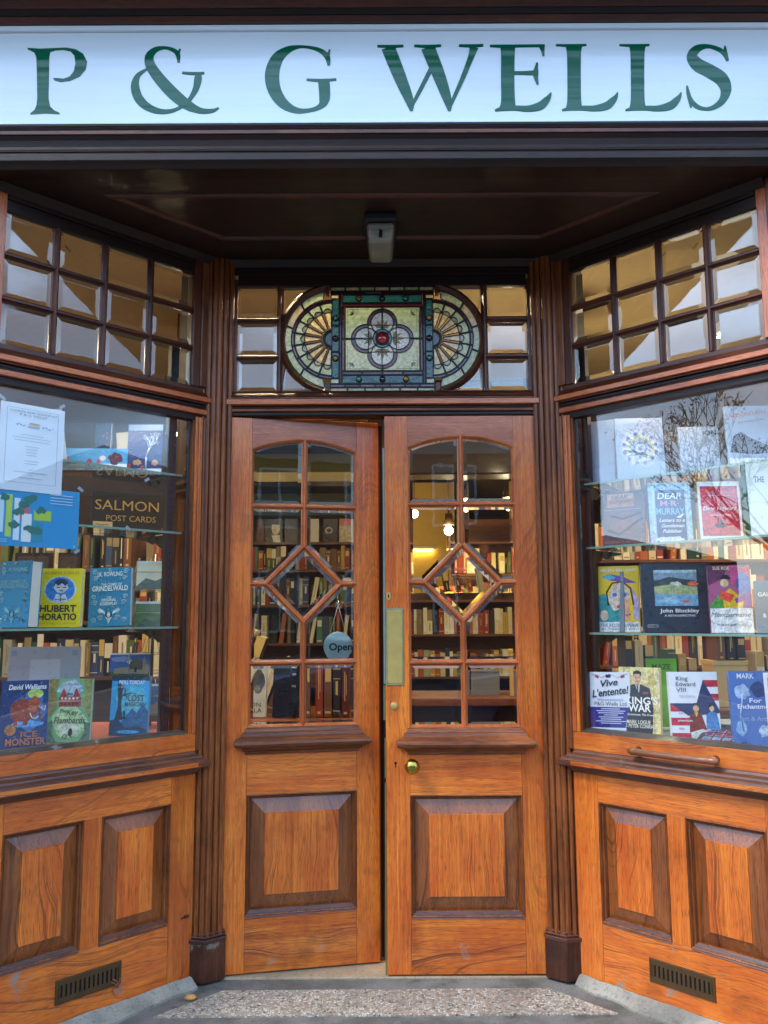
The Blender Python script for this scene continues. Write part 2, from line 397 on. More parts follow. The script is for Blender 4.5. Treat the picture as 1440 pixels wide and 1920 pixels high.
LEDGE = [(0, .836), (.008, .832), (.011, .820), (.019, .817), (.022, .807), (.027, .802), (.041, .796), (.047, .790), (.049, .782), (.046, .774),
         (.036, .768), (.022, .765), (.018, .757), (.010, .753), (.008, .743), (0, .741)]
def az(x): return 1.863+.043*(1-((x-.285)/.2)**2)
def build_door(side, hinge, rz):
    sx = 1 if side < 0 else -1
    d = empty('door', (hinge, 0, .006), rz, shop)
    tag(d, 'left door leaf standing slightly open into the shop' if side < 0 else 'closed right door leaf with brass push plate and knob')
    tone = W['redZ']
    for x0, x1 in ((0, .085), (.485, .570)):
        MB(sx).box(x0, x1, FRONT, BACK, 0, 1.982).mk('stile', W['oakZ'], d, .0012)
    arch = [(.085+.4*i/16, az(.085+.4*i/16)) for i in range(17)]
    MB(sx).prism([(.0855, 1.982), (.4845, 1.982)]+[(min(.4845, max(.0855, x)), z) for x, z in arch[::-1]], .0006, BACK-.001).mk('rail', W['redX'], d, .0008)
    MB(sx).box(.0855, .4845, .0006, BACK-.001, .600, .835).mk('rail', W['oakX'], d, .001)
    MB(sx).box(.0855, .4845, .0006, BACK-.001, .0, .188).mk('rail', W['lowX'], d, .001)
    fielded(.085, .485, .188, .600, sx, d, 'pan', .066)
    MB(sx).ledge(LEDGE, .0855, .4845).mk('ledge_moulding', W['drkX'], d, .0012)
    op = ccw([(.085, .835), (.485, .835)]+[(x, z) for x, z in arch[::-1]])
    MB(sx).loop(op, [(-.0005, .0), (.002, .0005), (.008, .009), (.0095, .011), (.0095, .03)]).mk('bead', W['redZ'], d)
    m = .285; hx, hz, zc = .137, .139, 1.356
    for p0, p1 in (((.085, 1.647), (.485, 1.647)), ((.085, 1.065), (.485, 1.065)), ((.085, zc), (m-hx, zc)), ((m+hx, zc), (.485, zc))):
        bar(MB(sx), p0, p1, .0115, -.001).mk('glazing_bar', W['redX'], d)
    for p0, p1 in (((m, zc+hz), (m, 1.908)), ((m, .834), (m, zc-hz))):
        bar(MB(sx), p0, p1, .0115, -.0018).mk('glazing_bar', W['redZ'], d)
    for a in (-1, 1):
        for b in (-1, 1):
            bar(MB(sx), (m+a*(hx+.003), zc), (m, zc+b*(hz+.003)), .0115, -.0026 if a*b > 0 else -.0032).mk('glazing_bar', W['redZ'], d)
    def both(poly):
        pane(poly, sx, d); pane([(.57-x, z) for x, z in poly], sx, d)
    both([(.090, 1.653), (.275, 1.653)]+[(x, az(x)-.003) for x in (.275, .24, .20, .16, .125, .090)])
    both([(.090, 1.364), (.141, 1.364), (.275, 1.497), (.275, 1.641), (.090, 1.641)])
    both([(.090, 1.348), (.141, 1.348), (.275, 1.215), (.275, 1.071), (.090, 1.071)])
    both(rect(.090, .275, .838, 1.059))
    pane([(m-hx+.012, zc), (m, zc-hz+.012), (m+hx-.012, zc), (m, zc+hz-.012)], sx, d)
    return d
doorL = build_door(-1, -.578, R(11))
doorR = build_door(1, .576, R(0))
BRASS = paint('B9A24E', .22, .5, 1., .12, 'brass')
OLDBR = paint('B89E58', .35, .6, .15, .25, 'tarnished_brass')
VERD = paint('8C9068', .5, .4, .2, .4, 'verdigris')
BLACKM = paint('0D0C0C', .6, .3)
# right door furniture (door local x runs from the hinge towards the meeting edge)
def dx(xw): return .576-xw     # world x -> distance from hinge
MB(1).box(.5705, .5875, .012, .044, .01, 1.975).mk('rebate_strip', W['blkZ'], doorL, .001)
MB(1).box(.5705, .574, -.0005, .0115, .01, 1.975).mk('rebate_strip', W['drkZ'], doorL)
d = doorR
mb = MB(-1); mb.box(dx(.008), dx(.072), -.003, -.0005, .985, 1.262); plate = mb.mk('push_plate', VERD, d, .001)
MB(-1).box(dx(.0135), dx(.0665), -.0042, -.0030, .992, 1.255).mk('brass_face', OLDBR, d, .0006)
mb = MB(-1)
for i in range(44):
    z = .9875+.272*i/43
    mb.lathe([(.0001, -.0052), (.0014, -.0045), (.0019, -.003)], (dx(.0107), 0, z), 'Y', 6)
    mb.lathe([(.0001, -.0052), (.0014, -.0045), (.0019, -.003)], (dx(.0693), 0, z), 'Y', 6)
mb.mk('bead', VERD, d)
mb = MB(-1)
for xx, zz in ((.018, .998), (.062, .998), (.018, 1.249), (.062, 1.249)): mb.lathe([(.0001, -.0055), (.002, -.005), (.0026, -.004)], (dx(xx), 0, zz), 'Y', 10)
mb.mk('screw', OLDBR, d)
mb = MB(-1); k = [(dx(.018)+.009*math.cos(a), 1.306+.0145*math.sin(a)) for a in [2*PI*i/20 for i in range(20)]]
mb.prism(k, -.003, .0005); mb.mk('escutcheon', OLDBR, d, .0008)
MB(-1).prism([(dx(.018)+.0025*math.cos(a), 1.306+.007*math.sin(a)) for a in [2*PI*i/12 for i in range(12)]], -.0036, -.002).mk('keyhole', BLACKM, d)
MB(-1).lathe([(.0001, -.006), (.010, -.0055), (.0125, -.004), (.0135, 0), (.0135, .002)], (dx(.036), 0, .912), 'Y', 24).mk('lock_cylinder', OLDBR, d)
mb = MB(-1); mb.lathe([(.0001, -.062), (.012, -.0605), (.021, -.055), (.0265, -.044), (.0255, -.034), (.018, -.026), (.011, -.020), (.011, -.008), (.019, -.005), (.021, 0), (.021, .001)], (dx(.098), 0, .706), 'Y', 32)
mb.mk('knob', BRASS, d)
mb = MB(-1); mb.lathe([(.0001, -.0012), (.0045, -.001), (.0047, .001)], (dx(.040), 0, .712), 'Y', 12); mb.box(dx(.0385), dx(.0415), -.001, .001, .697, .711); mb.mk('keyhole', BLACKM, d)
mb = MB(-1); mb.box(.571, .5745, .004, .036, .02, 1.97); mb.mk('edge_strip', paint('16120D', .5), d)
mb = MB(-1); mb.box(.5705, .5752, -.0015, .003, .66, .80); mb.box(.5705, .5752, -.0015, .003, .0, .645); mb.box(.5705, .5785, .001, .005, .862, .985); mb.mk('edge_plate', paint('8A8153', .4, .5, .7, .2), d)
MB(-1).box(.571, .5772, .001, .012, .99, 1.86).mk('edge_plate', paint('7B8A7C', .55, .4, .2, .35), d)
# open sign and its sucker hang on the left door
# frame, jambs and the header over the doors
jm = W['drkZ']
for s in (-1, 1):
    MB(s).box(.5785, .592, -.006, .07, 0, 1.995).mk('door_jamb', jm, shop, .001)
    MB(s).box(.5925, .60, -.002, .07, 0, 1.995).mk('door_jamb', W['mahZ'], shop, .001)
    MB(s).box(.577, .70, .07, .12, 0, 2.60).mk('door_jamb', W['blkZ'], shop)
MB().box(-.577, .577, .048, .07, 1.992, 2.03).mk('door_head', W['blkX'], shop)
for i, (d0, z0, z1, wm) in enumerate(((.0, 1.992, 2.006, 'blkX'), (.008, 2.0065, 2.018, 'drkX'), (.003, 2.0185, 2.030, 'blkX'), (.022, 2.0305, 2.052, 'redX'), (.014, 2.0525, 2.062, 'mahX'))):
    MB().box(-.592, .592, -d0-.002, .045, z0, z1).mk('transom_rail', W[wm], shop, .003)
MB().extr([(-.018, 2.0625), (-.012, 2.071), (.004, 2.084), (.045, 2.084), (.045, 2.0625)], -.592, .592).mk('transom_rail', W['mahX'], shop, .001)
# ------------------------------------------------ fanlight with stained glass
fan = empty('fanlight', (0, 0, 0), 0, shop)
F0, F1, FT, FB = -.556, .556, 2.505, 2.088
for a in (F0-.03, F1): MB().box(a, a+.03, 0, .05, 2.0845, 2.53).mk('frame', W['mahZ'], fan, .002)
MB().box(F0+.0005, F1-.0005, .0005, .05, FT, 2.545).mk('frame', W['blkX'], fan, .002)
MB().box(F0-.03, F1+.03, -.004, .05, 2.546, 2.575).mk('frame', W['blkX'], fan, .002)
MB().box(F0+.0005, F1-.0005, .0005, .05, 2.085, FB).mk('frame', W['mahX'], fan, .001)
XB = .392
for s in (-1, 1):
    bar(MB(), (s*XB, FB), (s*XB, FT), .0125, -.001).mk('glazing_bar', W['mahZ'], fan)
    for z in (2.224, 2.371): bar(MB(), (s*F1, z), (s*XB, z), .0125, -.0003).mk('glazing_bar', W['mahX'], fan)
    for z0, z1 in ((2.090, 2.215), (2.233, 2.362), (2.380, 2.503)):
        pane(rect(XB+.008, F1-.001, z0, z1), s, fan, bw=.018, mat=G_LIGHT)
CZ, CXO, RO_ = 2.2955, .178, .200
def arc(cx, cz, r, a0, a1, n, s=1): return [(s*(cx+r*math.cos(R(a0+(a1-a0)*i/n))), cz+r*math.sin(R(a0+(a1-a0)*i/n))) for i in range(n+1)]
for s in (-1, 1):
    mb = MB(); po = arc(CXO, CZ, RO_+.024, -80, 80, 28, s); pi_ = arc(CXO, CZ, RO_-.001, -80, 80, 28, s)
    for i in range(28):
        a, b, c, e = po[i], po[i+1], pi_[i+1], pi_[i]
        am = ((a[0]*.5+e[0]*.5), (a[1]*.5+e[1]*.5)); bm_ = ((b[0]*.5+c[0]*.5), (b[1]*.5+c[1]*.5))
        mb.add([(a[0], .010, a[1]), (b[0], .010, b[1]), (bm_[0], -.003, bm_[1]), (am[0], -.003, am[1]), (c[0], .010, c[1]), (e[0], .010, e[1]),
                (a[0], .03, a[1]), (b[0], .03, b[1]), (c[0], .03, c[1]), (e[0], .03, e[1])],
               [(0, 1, 2, 3), (3, 2, 4, 5), (0, 6, 7, 1), (5, 4, 8, 9), (6, 9, 8, 7)])
    mb.mk('oval_frame', W['mahX'], fan)
    for z0, z1 in ((CZ+.176, FT), (FB, CZ-.176)): MB().box(s*.203, s*.219, 0, .03, z0, z1).mk('oval_frame', W['mahZ'], fan, .001)
    for t in (1, -1):
        zt = FT-.002 if t > 0 else FB+.002
        pts = [(XB-.006, CZ+t*.075)]
        for i in range(7):
            a = R(26+(68-26)*i/6); pts.append((min(XB-.006, CXO+.216*math.cos(a)), CZ+t*.216*math.sin(a)))
        pts += [(.222, zt) if False else (max(.24, pts[-1][0]), zt), (XB-.006, zt)]
        pane(pts[1:], s, fan, bw=.010, mat=G_LIGHT)
SG = [stained('sage_glass', '96A67C', .10), stained('maroon_glass', '4A1820', .08), stained('teal_ripple_glass', '1C484C', .08, bumpy=.9, sc=45.),
      stained('cream_glass', 'BDB08C', .1), stained('gold_flecked_glass', 'CDB274', .08, bumpy=.9, sc=110., spark=1.), stained('pale_green_glass', 'A6B292', .10, bumpy=.6, sc=90.),
      stained('mauve_glass', '7A5468', .08), stained('blue_black_glass', '1B2433', .1), paint('5A4420', .5), stained('frosted_glass', 'F8DCC0', .0, bumpy=.5, sc=120., tl_=0.), paint('B0905A', .4), stained('plum_ring_glass', '743448', .0, tl_=0.), stained('teal_ring_glass', '2E6A68', .0, tl_=0.)]
LEAD = paint('15140F', .45, .5, .3)
gm = MB(); lm = MB(); lead_n = [0]
def piece(poly, c, y=.013, lead=.0033):
    poly = ccw(poly); gm.cur = c; gm.add([(x, y, z) for x, z in poly], [tuple(range(len(poly)))])
    if lead:
        inn = inset(poly, lead); n = len(poly); y0 = y-.0022-(lead_n[0] % 7)*.0002; lead_n[0] += 1
        vs = [(x, y0, z) for x, z in poly]+[(x, y0, z) for x, z in inn]+[(x, y+.002, z) for x, z in inn]
        fs = []
        for i in range(n):
            j = (i+1) % n; fs += [(i, j, n+j, n+i), (n+i, n+j, 2*n+j, 2*n+i)]
        lm.add(vs, fs)
def strip(x0, x1, z0, z1, cols, hor=True):
    n = len(cols)
    for i, c in enumerate(cols):
        if hor: piece(rect(x0+(x1-x0)*i/n, x0+(x1-x0)*(i+1)/n, z0, z1), c)
        else: piece(rect(x0, x1, z0+(z1-z0)*i/n, z0+(z1-z0)*(i+1)/n), c)
strip(-.200, .200, 2.486, 2.505, [5, 3, 0, 3, 5, 0, 3]); strip(-.200, .200, 2.088, 2.104, [3, 5, 0, 5, 3, 5])
strip(-.200, .200, 2.474, 2.486, [1, 1, 6, 1, 1, 1]); strip(-.200, .200, 2.104, 2.118, [6, 1, 6, 1, 6, 1, 6])
strip(-.155, .155, 2.438, 2.474, [2]); strip(-.155, .155, 2.118, 2.153, [2])
strip(-.155, .155, 2.424, 2.438, [1]); strip(-.155, .155, 2.153, 2.168, [1, 1, 6, 1])
for s in (-1, 1):
    a, b = sorted((s*.165, s*.195)); strip(a, b, 2.140, 2.455, [2, 2, 2], False)
    a, b = sorted((s*.145, s*.156)); strip(a, b, 2.168, 2.424, [6, 1], False)
    a, b = sorted((s*.156, s*.165)); strip(a, b, 2.118, 2.474, [1, 6, 1], False)
    a, b = sorted((s*.165, s*.2)); strip(a, b, 2.455, 2.474, [3]); strip(a, b, 2.118, 2.140, [5])
# green square with a quatrefoil
sq = rect(-.144, .144, 2.168, 2.424)
piece(rect(-.144, .0, 2.296, 2.424), 0); piece(rect(0, .144, 2.296, 2.424), 0); piece(rect(-.144, 0, 2.168, 2.296), 5); piece(rect(0, .144, 2.168, 2.296), 5)
for k in range(4):
    a = 90*k; cx, cz = .062*math.cos(R(a)), CZ+.062*math.sin(R(a))
    piece([(cx+.0585*math.cos(R(t)), cz+.0585*math.sin(R(t))) for t in range(a-100, a+101, 10)], 11, .0118)
    piece([(cx+.045*math.cos(R(t)), cz+.045*math.sin(R(t))) for t in range(a-180, a+180, 15)], 9, .0106)
    for j in (-2, -1, 0, 1, 2):   # painted palmette
        t = R(a+j*34); bx_, bz = cx-.022*math.cos(R(a)), cz-.022*math.sin(R(a)); L_ = .044-.006*abs(j)
        tx, tz = math.cos(t), math.sin(t); nx, nz = -tz, tx
        piece([(bx_, bz), (bx_+tx*L_*.6+nx*.0058, bz+tz*L_*.6+nz*.0058), (bx_+tx*L_, bz+tz*L_), (bx_+tx*L_*.6-nx*.0058, bz+tz*L_*.6-nz*.0058)], 8, .0103-.0002*abs(j), .0)
        piece([(bx_+tx*.006, bz+tz*.006), (bx_+tx*L_*.6+nx*.0036, bz+tz*L_*.6+nz*.0036), (bx_+tx*L_*.9, bz+tz*L_*.9), (bx_+tx*L_*.6-nx*.0036, bz+tz*L_*.6-nz*.0036)], 10, .0098-.0002*abs(j), .0)
piece([(.038*math.cos(R(t)), CZ+.038*math.sin(R(t))) for t in range(0, 360, 15)], 12, .0088)
piece([(.027*math.cos(R(t)), CZ+.027*math.sin(R(t))) for t in range(0, 360, 15)], 11, .0078)
for sx_ in (-1, 1):
    for sz in (-1, 1):    # painted sprig and line in each corner
        cx, cz = sx_*.112, CZ+sz*.096
        for j in (-1, 0, 1):
            t = math.atan2(sz, sx_)+j*.75; tx, tz = math.cos(t), math.sin(t); nx, nz = -tz, tx
            piece([(cx, cz), (cx+tx*.009+nx*.004, cz+tz*.009+nz*.004), (cx+tx*.019, cz+tz*.019), (cx+tx*.009-nx*.004, cz+tz*.009-nz*.004)], 8, .0124-.0001*j, 0)
            piece([(cx+tx*.003, cz+tz*.003), (cx+tx*.009+nx*.0022, cz+tz*.009+nz*.0022), (cx+tx*.015, cz+tz*.015), (cx+tx*.009-nx*.0022, cz+tz*.009-nz*.0022)], 0, .0121-.0001*j, 0)
        a, b = sorted((sx_*.132, sx_*.1335)); piece(rect(a, b, *sorted((CZ+sz*.030, CZ+sz*.118))), 8, .0126, 0)
        a, b = sorted((sx_*.05, sx_*.134)); piece(rect(a, b, *sorted((CZ+sz*.1175, CZ+sz*.119))), 8, .01255, 0)
# the two half-round fans
for s in (-1, 1):
    cx = .192
    def ring(r0, r1, a0, a1, c, n=4, y=.013, ex=1.):
        piece(arc(cx, CZ, r1, a0, a1, n, s)+arc(cx, CZ, r0, a1, a0, n, s), c, y)
    ring(.0, .034, -90, 90, 7, 10, .0125) if False else piece(arc(cx, CZ, .030, -90, 90, 12, s), 7)
    ring(.030, .038, -90, 90, 1, 12)
    n = 9; da = 180/n
    for k in range(n):
        a0, a1 = -90+k*da, -90+(k+1)*da; am = (a0+a1)/2
        w = da*.47; gold = {0: 3, 1: 4, 2: 4, 3: 3, 4: 4, 5: 4, 6: 4, 7: 4, 8: 4}[k] if s < 0 else {0: 3, 1: 3, 2: 4, 3: 3, 4: 3, 5: 4, 6: 3, 7: 4, 8: 4}[k]
        tip = [(s*(cx+.107*math.cos(R(am))+.0165*math.cos(R(am+t))), CZ+.107*math.sin(R(am))-.0+.0165*math.sin(R(am+t))) for t in (-75, -45, -15, 15, 45, 75)]
        base = [(s*(cx+.040*math.cos(R(am+w*.8))), CZ+.040*math.sin(R(am+w*.8))), (s*(cx+.040*math.cos(R(am-w*.8))), CZ+.040*math.sin(R(am-w*.8)))]
        piece(tip+base, gold, .0118)
        ring(.104, .146, a0, a1, 5 if k % 2 else 0, 3)
        ring(.146, .158, a0, a1, 6 if (k < 5) else 1, 3)
    for k in range(5):
        a0, a1 = -78+k*156/5, -78+(k+1)*156/5
        p = arc(CXO, CZ, RO_-.002, a0, a1, 6, s)+arc(cx-.004, CZ, .160, a1*.98, a0*.98, 6, s)
        piece(p, [5, 0, 5, 3, 5][k])
gl_ob = gm.mk('stained_glass', SG, fan, fix=False)
lm.mk('lead_came', LEAD, fan)
JC = {'amber': glass_real('amber_jewel', h2('E8921E')), 'purple': glass_real('plum_jewel', h2('5A2236')), 'green': glass_real('green_jewel', h2('6FC79A')), 'red': glass_real('red_jewel', h2('E02A1A'))}
def jewel(x, z, r, c):
    y = .0065
    t = NT('jewel_'+c) if 'J'+c not in JC else None
    if t:
        b = t.bsdf(h2({'amber': 'D88A1E', 'purple': '3A1524', 'green': '4E9C78', 'red': 'D62A18'}[c]), .08, .8, coat=1.); b.inputs['Transmission Weight'].default_value = .35; JC['J'+c] = t.m
    MB().lathe([(.0001, -r*.55), (r*.4, -r*.5), (r*.75, -r*.33), (r, 0), (r, .004)], (x, y, z), 'Y', 16).mk('jewel', JC['J'+c], fan)
    MB().lathe([(r+.0025, .006), (r+.0022, -.002), (r, -.0028), (r-.0005, .002)], (x, y+.001, z), 'Y', 16).mk('jewel_rim', LEAD, fan)
jewel(0, CZ, .0225, 'red')
for x, c in ((-.09, 'amber'), (0, 'purple'), (.09, 'green')): jewel(x, 2.456, .0095, c)
for x, c in ((-.09, 'green'), (0, 'purple'), (.09, 'amber')): jewel(x, 2.1355, .0095, c)
for z, c, e in ((2.378, 'green', 'amber'), (2.297, 'purple', 'purple'), (2.218, 'amber', 'green')):
    jewel(-.180, z, .0095, c); jewel(.180, z, .0095, e)

# ------------------------------------------------ reeded pilasters at the two corners
for s in (-1, 1):
    pil = empty('pilaster', (0, 0, 0), 0, shop)
    A, Bq, Cq = Vector((.601, .0)), Vector((.624, -.038)), Vector((.688, -.044))
    A, Bq, Cq = Vector((.566, -.004)), Vector((.622, -.042)), Vector((.684, -.030))
    def reeds(p, q, n):
        out = []; t = (q-p)/n; nn = Vector((t.y, -t.x)).normalized()
        for i in range(n):
            a = p+t*i
            r_ = t.length*.42
            out.append(tuple(a+nn*-.004))
            for k in range(7):
                th = PI*(k/6); out.append(tuple(a+t*.5-t.normalized()*r_*math.cos(th)+nn*(r_*.75*math.sin(th))))
        out.append(tuple(q-nn*.004)); return out
    poly = reeds(A, Bq, 3)+reeds(Bq, Cq, 3)+[(.70, .04), (.60, .05), (.575, .02)]
    MB(s).plan(poly, .14, 2.60).mk('shaft', W['drkZ'], pil)
    pl = lambda e: [(.556-e*.6, .0), (.556-e*.6, -.012-e), (.620, -.056-e*1.25), (.694+e*.8, -.040-e), (.705+e*.8, -.01), (.70, .04), (.60, .05)]
    mb = MB(s); mb.plan(pl(.0), 0, .128); mb.mk('plinth', wood('plinth_wood_%d' % s, h2('5E3018'), h2('3A1A0C'), h2('0D0605'), 'Z', .45, .4, .8, stain=.5, wear=.6, coat=.1, spec=.35), pil, .003)
    mb = MB(s); mb.plan(pl(.004), .1285, .142); mb.plan(pl(-.003), .1425, .150); mb.plan(pl(-.007), .1505, .160); mb.mk('plinth_cap', W['mahX'], pil, .002)
    # plain square post closing the corner behind the reeds
    MB(s).plan([(.60, .0), (.66, -.02), (.72, -.06), (.78, .02), (.70, .08), (.60, .07)], 0, 2.6).mk('corner_post', W['blkZ'], pil)

# ------------------------------------------------ splayed bays
def build_bay(s):
    # stall riser
    r = bayroot('stall_riser', s)
    MB(s).box(.030, .122, 0, .04, .0, .700).mk('stile', W['oakZ'], r, .001)
    MB(s).box(.370, .430, 0, .04, .213, .604).mk('stile', W['oakZ'], r, .001)
    MB(s).box(.680, .775, 0, .04, .0, .700).mk('stile', W['oakZ'], r, .001)
    MB(s).box(.1225, .6795, .0006, .04, .604, .700).mk('rail', W['oakX'], r, .001)
    mb = MB(s); mb.box(.1225, .6795, .0006, .04, .0, .2125); mb.mk('rail', W['baseX'], r, .001)
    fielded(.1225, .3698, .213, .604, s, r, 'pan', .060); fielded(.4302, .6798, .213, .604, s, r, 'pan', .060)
    MB(s).box(.01, .80, .041, .06, .0, .70).mk('backing', W['blkX'], r)
    # air vent
    v = MB(s); bz0, bz1, bu0, bu1 = .076, .148, .288, .502
    vm = paint('5C4428', .42, .5, .4, .35, 'dull_brass')
    v.loop(rect(bu0, bu1, bz0, bz1), [(0, 0), (.001, -.004), (.005, -.0045), (.006, -.002)])
    n = 13; w0, w1 = bu0+.012, bu1-.012; st = (w1-w0)/n
    v.box(bu0+.004, bu1-.004, -.0025, -.0005, bz1-.018, bz1-.004); v.box(bu0+.004, bu1-.004, -.0025, -.0005, bz0+.004, bz0+.018)
    for i in range(n+1):
        c = w0+st*i; v.box(c-.0042, c+.0042, -.0025, -.0005, bz0+.0178, bz1-.0178)
    v.box(bu0+.004, w0, -.0025, -.0005, bz0+.0178, bz1-.0178); v.box(w1, bu1-.004, -.0025, -.0005, bz0+.0178, bz1-.0178)
    vo = v.mk('air_vent', vm, r, fix=True)
    MB(s).box(bu0+.006, bu1-.006, -.0004, .0002, bz0+.006, bz1-.006).mk('vent_opening', BLACKM, r)
    # sill
    sill = [(.0, .772), (.006, .770), (.010, .762), (.018, .760), (.026, .756), (.028, .750), (.040, .745), (.045, .738), (.045, .722), (.040, .716), (.020, .712), (.014, .700), (.006, .694), (0, .694)]
    mb = MB(s); mb.ledge(sill, .045, .80); mb.mk('sill', wood('weathered_sill_%d' % s, h2('7A4526'), h2('552C1A'), h2('1A0C08'), 'X', .42, .7, .9, stain=.6, wear=.5), r, .001)
    MB(s).box(.046, .80, -.0455, -.041, .7225, .7375).mk('sill_nosing', W['oakX'], r, .001)
    # plate window
    w = bayroot('display_window', s)
    MB(s).box(.030, .800, .0, .04, .771, .832).mk('rail', W['oakX'], w, .001)
    MB(s).extr([(.0, .8325), (.028, .845), (.04, .845), (.04, .8325)], .05, .79).mk('bead', wood('grey_bead_%d' % s, h2('5A4A3C'), h2('3C2E26'), h2('120A08'), 'X', .6, .7, .9, stain=.5, wear=.8), w)
    MB(s).box(.034, .050, -.004, .04, .8325, 1.975).mk('stile', W['redZ'], w, .003)
    MB(s).box(.0505, .062, -.001, .03, .8325, 1.975).mk('stile', W['oakZ'], w, .002)
    MB(s).box(.0625, .070, .008, .04, .8325, 1.970).mk('bead', W['drkZ'], w, .001)
    MB(s).box(.018, .0335, -.010, .04, .771, 1.975).mk('stile', W['drkZ'], w, .004)
    MB(s).box(.774, .80, -.002, .04, .8325, 1.975).mk('stile', W['oakZ'], w, .002)
    MB(s).box(.030, .79, .006, .04, 1.962, 1.985).mk('rail', W['blkX'], w, .001)
    g = MB(s).box(.066, .778, .024, .030, .838, 1.966).mk('pane', G_PLATE, w)
    # transom rail
    t = bayroot('transom_window', s)
    for d0, z0, z1, m in ((.006, 1.9855, 2.004, 'redX'), (.0, 2.0045, 2.012, 'blkX'), (-.004, 2.0125, 2.024, 'blkX'), (.008, 2.0245, 2.031, 'mahX'), (.018, 2.0315, 2.050, 'redX')):
        MB(s).box(-.004+.3*d0, .80, -d0-.002, .045, z0, z1).mk('transom_rail', W[m], t, .0025)
    MB(s).extr([(-.014, 2.0505), (-.008, 2.060), (.006, 2.074), (.006, 2.0895), (.045, 2.0895), (.045, 2.0505)], 0., .80).mk('transom_rail', W['mahX'], t, .001)
    MB(s).box(.018, .052, -.006, .045, 2.09, 2.60).mk('stile', W['drkZ'], t, .004)
    MB(s).box(.0525, .083, .0, .045, 2.09, 2.60).mk('stile', W['mahZ'], t, .002)
    MB(s).box(.768, .80, -.002, .045, 2.09, 2.60).mk('stile', W['redZ'], t, .002)
    MB(s).box(.0835, .7675, .0005, .045, 2.522, 2.56).mk('rail', W['blkX'], t, .002)
    MB(s).box(.0835, .7675, -.006, .045, 2.5605, 2.60).mk('rail', W['blkX'], t, .002)
    us = [.0835, .2565, .4300, .6000, .7675]; zs = [2.0895, 2.2355, 2.380, 2.522]
    for u in us[1:-1]: bar(MB(s), (u, zs[0]), (u, zs[-1]), .0125, -.001).mk('glazing_bar', W['mahZ'], t)
    for z in zs[1:-1]: bar(MB(s), (us[0], z), (us[-1], z), .0110, -.0003).mk('glazing_bar', W['mahX'], t)
    for i in range(4):
        for j in range(3):
            pane(rect(us[i]+(.001 if i == 0 else .009), us[i+1]-(.001 if i == 3 else .009), zs[j]+(.001 if j == 0 else .008), zs[j+1]-(.001 if j == 2 else .008)), s, t, bw=.018, depth=.0036, mat=G_LIGHT)
    # crown
    MB(s).extr([(-.006, 2.575), (-.028, 2.599), (.0, 2.599)], -.02, .80).mk('crown_moulding', W['blkX'], t)
    # end post
    p = bayroot('corner_post', s)
    MB(s).box(.8005, .845, -.012, .06, 0, 2.60).mk('post', W['drkZ'], p, .004)
    return r
rl = build_bay(-1); rr_ = build_bay(1)

hk = bayroot('hook', -1); MB(-1).box(.045, .062, -.006, .0, .218, .226).tube([(.062, -.004, .222), (.075, -.006, .220)], .0022, 6).mk('iron_hook', paint('4A3A30', .6, .4, .5), hk)
# wooden grab handle on the right bay
hb = bayroot('grab_handle', 1)
mb = MB(1); pts = []; rad = []
for i in range(25):
    f = i/24; u = .262+.300*f
    k = abs(2*f-1); y = -.030-.012*(1-k**3); pts.append((u, y, .794)); rad.append(.0105+.0035*max(0, (k-.75)/.25)*(1 if k < .97 else .4)+(-.004 if k > .99 else 0))
mb.tube(pts, rad, 14); mb.mk('grip', wood('handle_wood', h2('A0623A'), h2('7A4526'), h2('3A2016'), 'X', .45, .5, .8, wear=.6), hb)
mb = MB(1)
for u in (.283, .541): mb.lathe([(.010, -.035), (.009, -.01), (.013, .001)], (u, 0, .794), 'Y', 14)
mb.mk('bracket', W['mahX'], hb)

# header over door, ceiling of the recess
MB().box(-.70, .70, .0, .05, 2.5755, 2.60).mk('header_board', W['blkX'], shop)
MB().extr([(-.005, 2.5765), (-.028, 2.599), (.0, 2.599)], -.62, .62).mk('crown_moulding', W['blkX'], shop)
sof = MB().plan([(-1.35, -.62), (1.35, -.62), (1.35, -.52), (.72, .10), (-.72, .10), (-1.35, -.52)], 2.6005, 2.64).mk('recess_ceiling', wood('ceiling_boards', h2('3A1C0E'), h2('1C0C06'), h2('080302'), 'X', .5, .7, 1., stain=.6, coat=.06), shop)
P_ = [(-.579, -.19), (.579, -.19), (.905, -.515), (-.905, -.515)]
mb = MB(); n = 4
ring = lambda d: inset([(x, y) for x, y in ccw(P_)], d)
rs = [(ring(0), 2.6004), (ring(.006), 2.594), (ring(.016), 2.592), (ring(.022), 2.5965), (ring(.026), 2.6004)]
vs = [];
for pl_, z in rs: vs += [(x, y, z) for x, y in pl_]
mb.add(vs, [(k*n+i, k*n+(i+1) % n, (k+1)*n+(i+1) % n, (k+1)*n+i) for k in range(len(rs)-1) for i in range(n)])
mb.mk('ceiling_moulding', W['mahX'], shop)

# ------------------------------------------------ fascia and cornices
def pf(name, pr, m, mat_bev=.0015): return MB().extr(pr, -3.2, 3.2).mk(name, m, shop, mat_bev)
tw = NT('white_gloss_board'); v_, x_, y_, z_ = tw.coords()
st = tw.ramp(tw.noise(tw.xyz(tw.math('MULTIPLY', x_, .8), 0., tw.math('MULTIPLY', z_, 14.)), 2., 5., .6), .35, .75)
cr = tw.ramp(tw.noise(tw.xyz(tw.math('MULTIPLY', x_, 9.), 0., tw.math('MULTIPLY', z_, 30.)), 3., 8., .75, 1.), .665, .68)
cw = tw.mix(st, h2('E8EDF0'), h2('E0E7EC')); cw = tw.mix(tw.math('MULTIPLY', cr, .5), cw, h2('8FA0AA'))
tw.bsdf(cw, .22, .6, normal=tw.bump(tw.noise(tw.xyz(tw.math('MULTIPLY', x_, 1.5), 0., tw.math('MULTIPLY', z_, 12.)), 2., 4.), .25, .004), coat=.6, coatr=.06)
WHITE = tw.m
YF = -.63
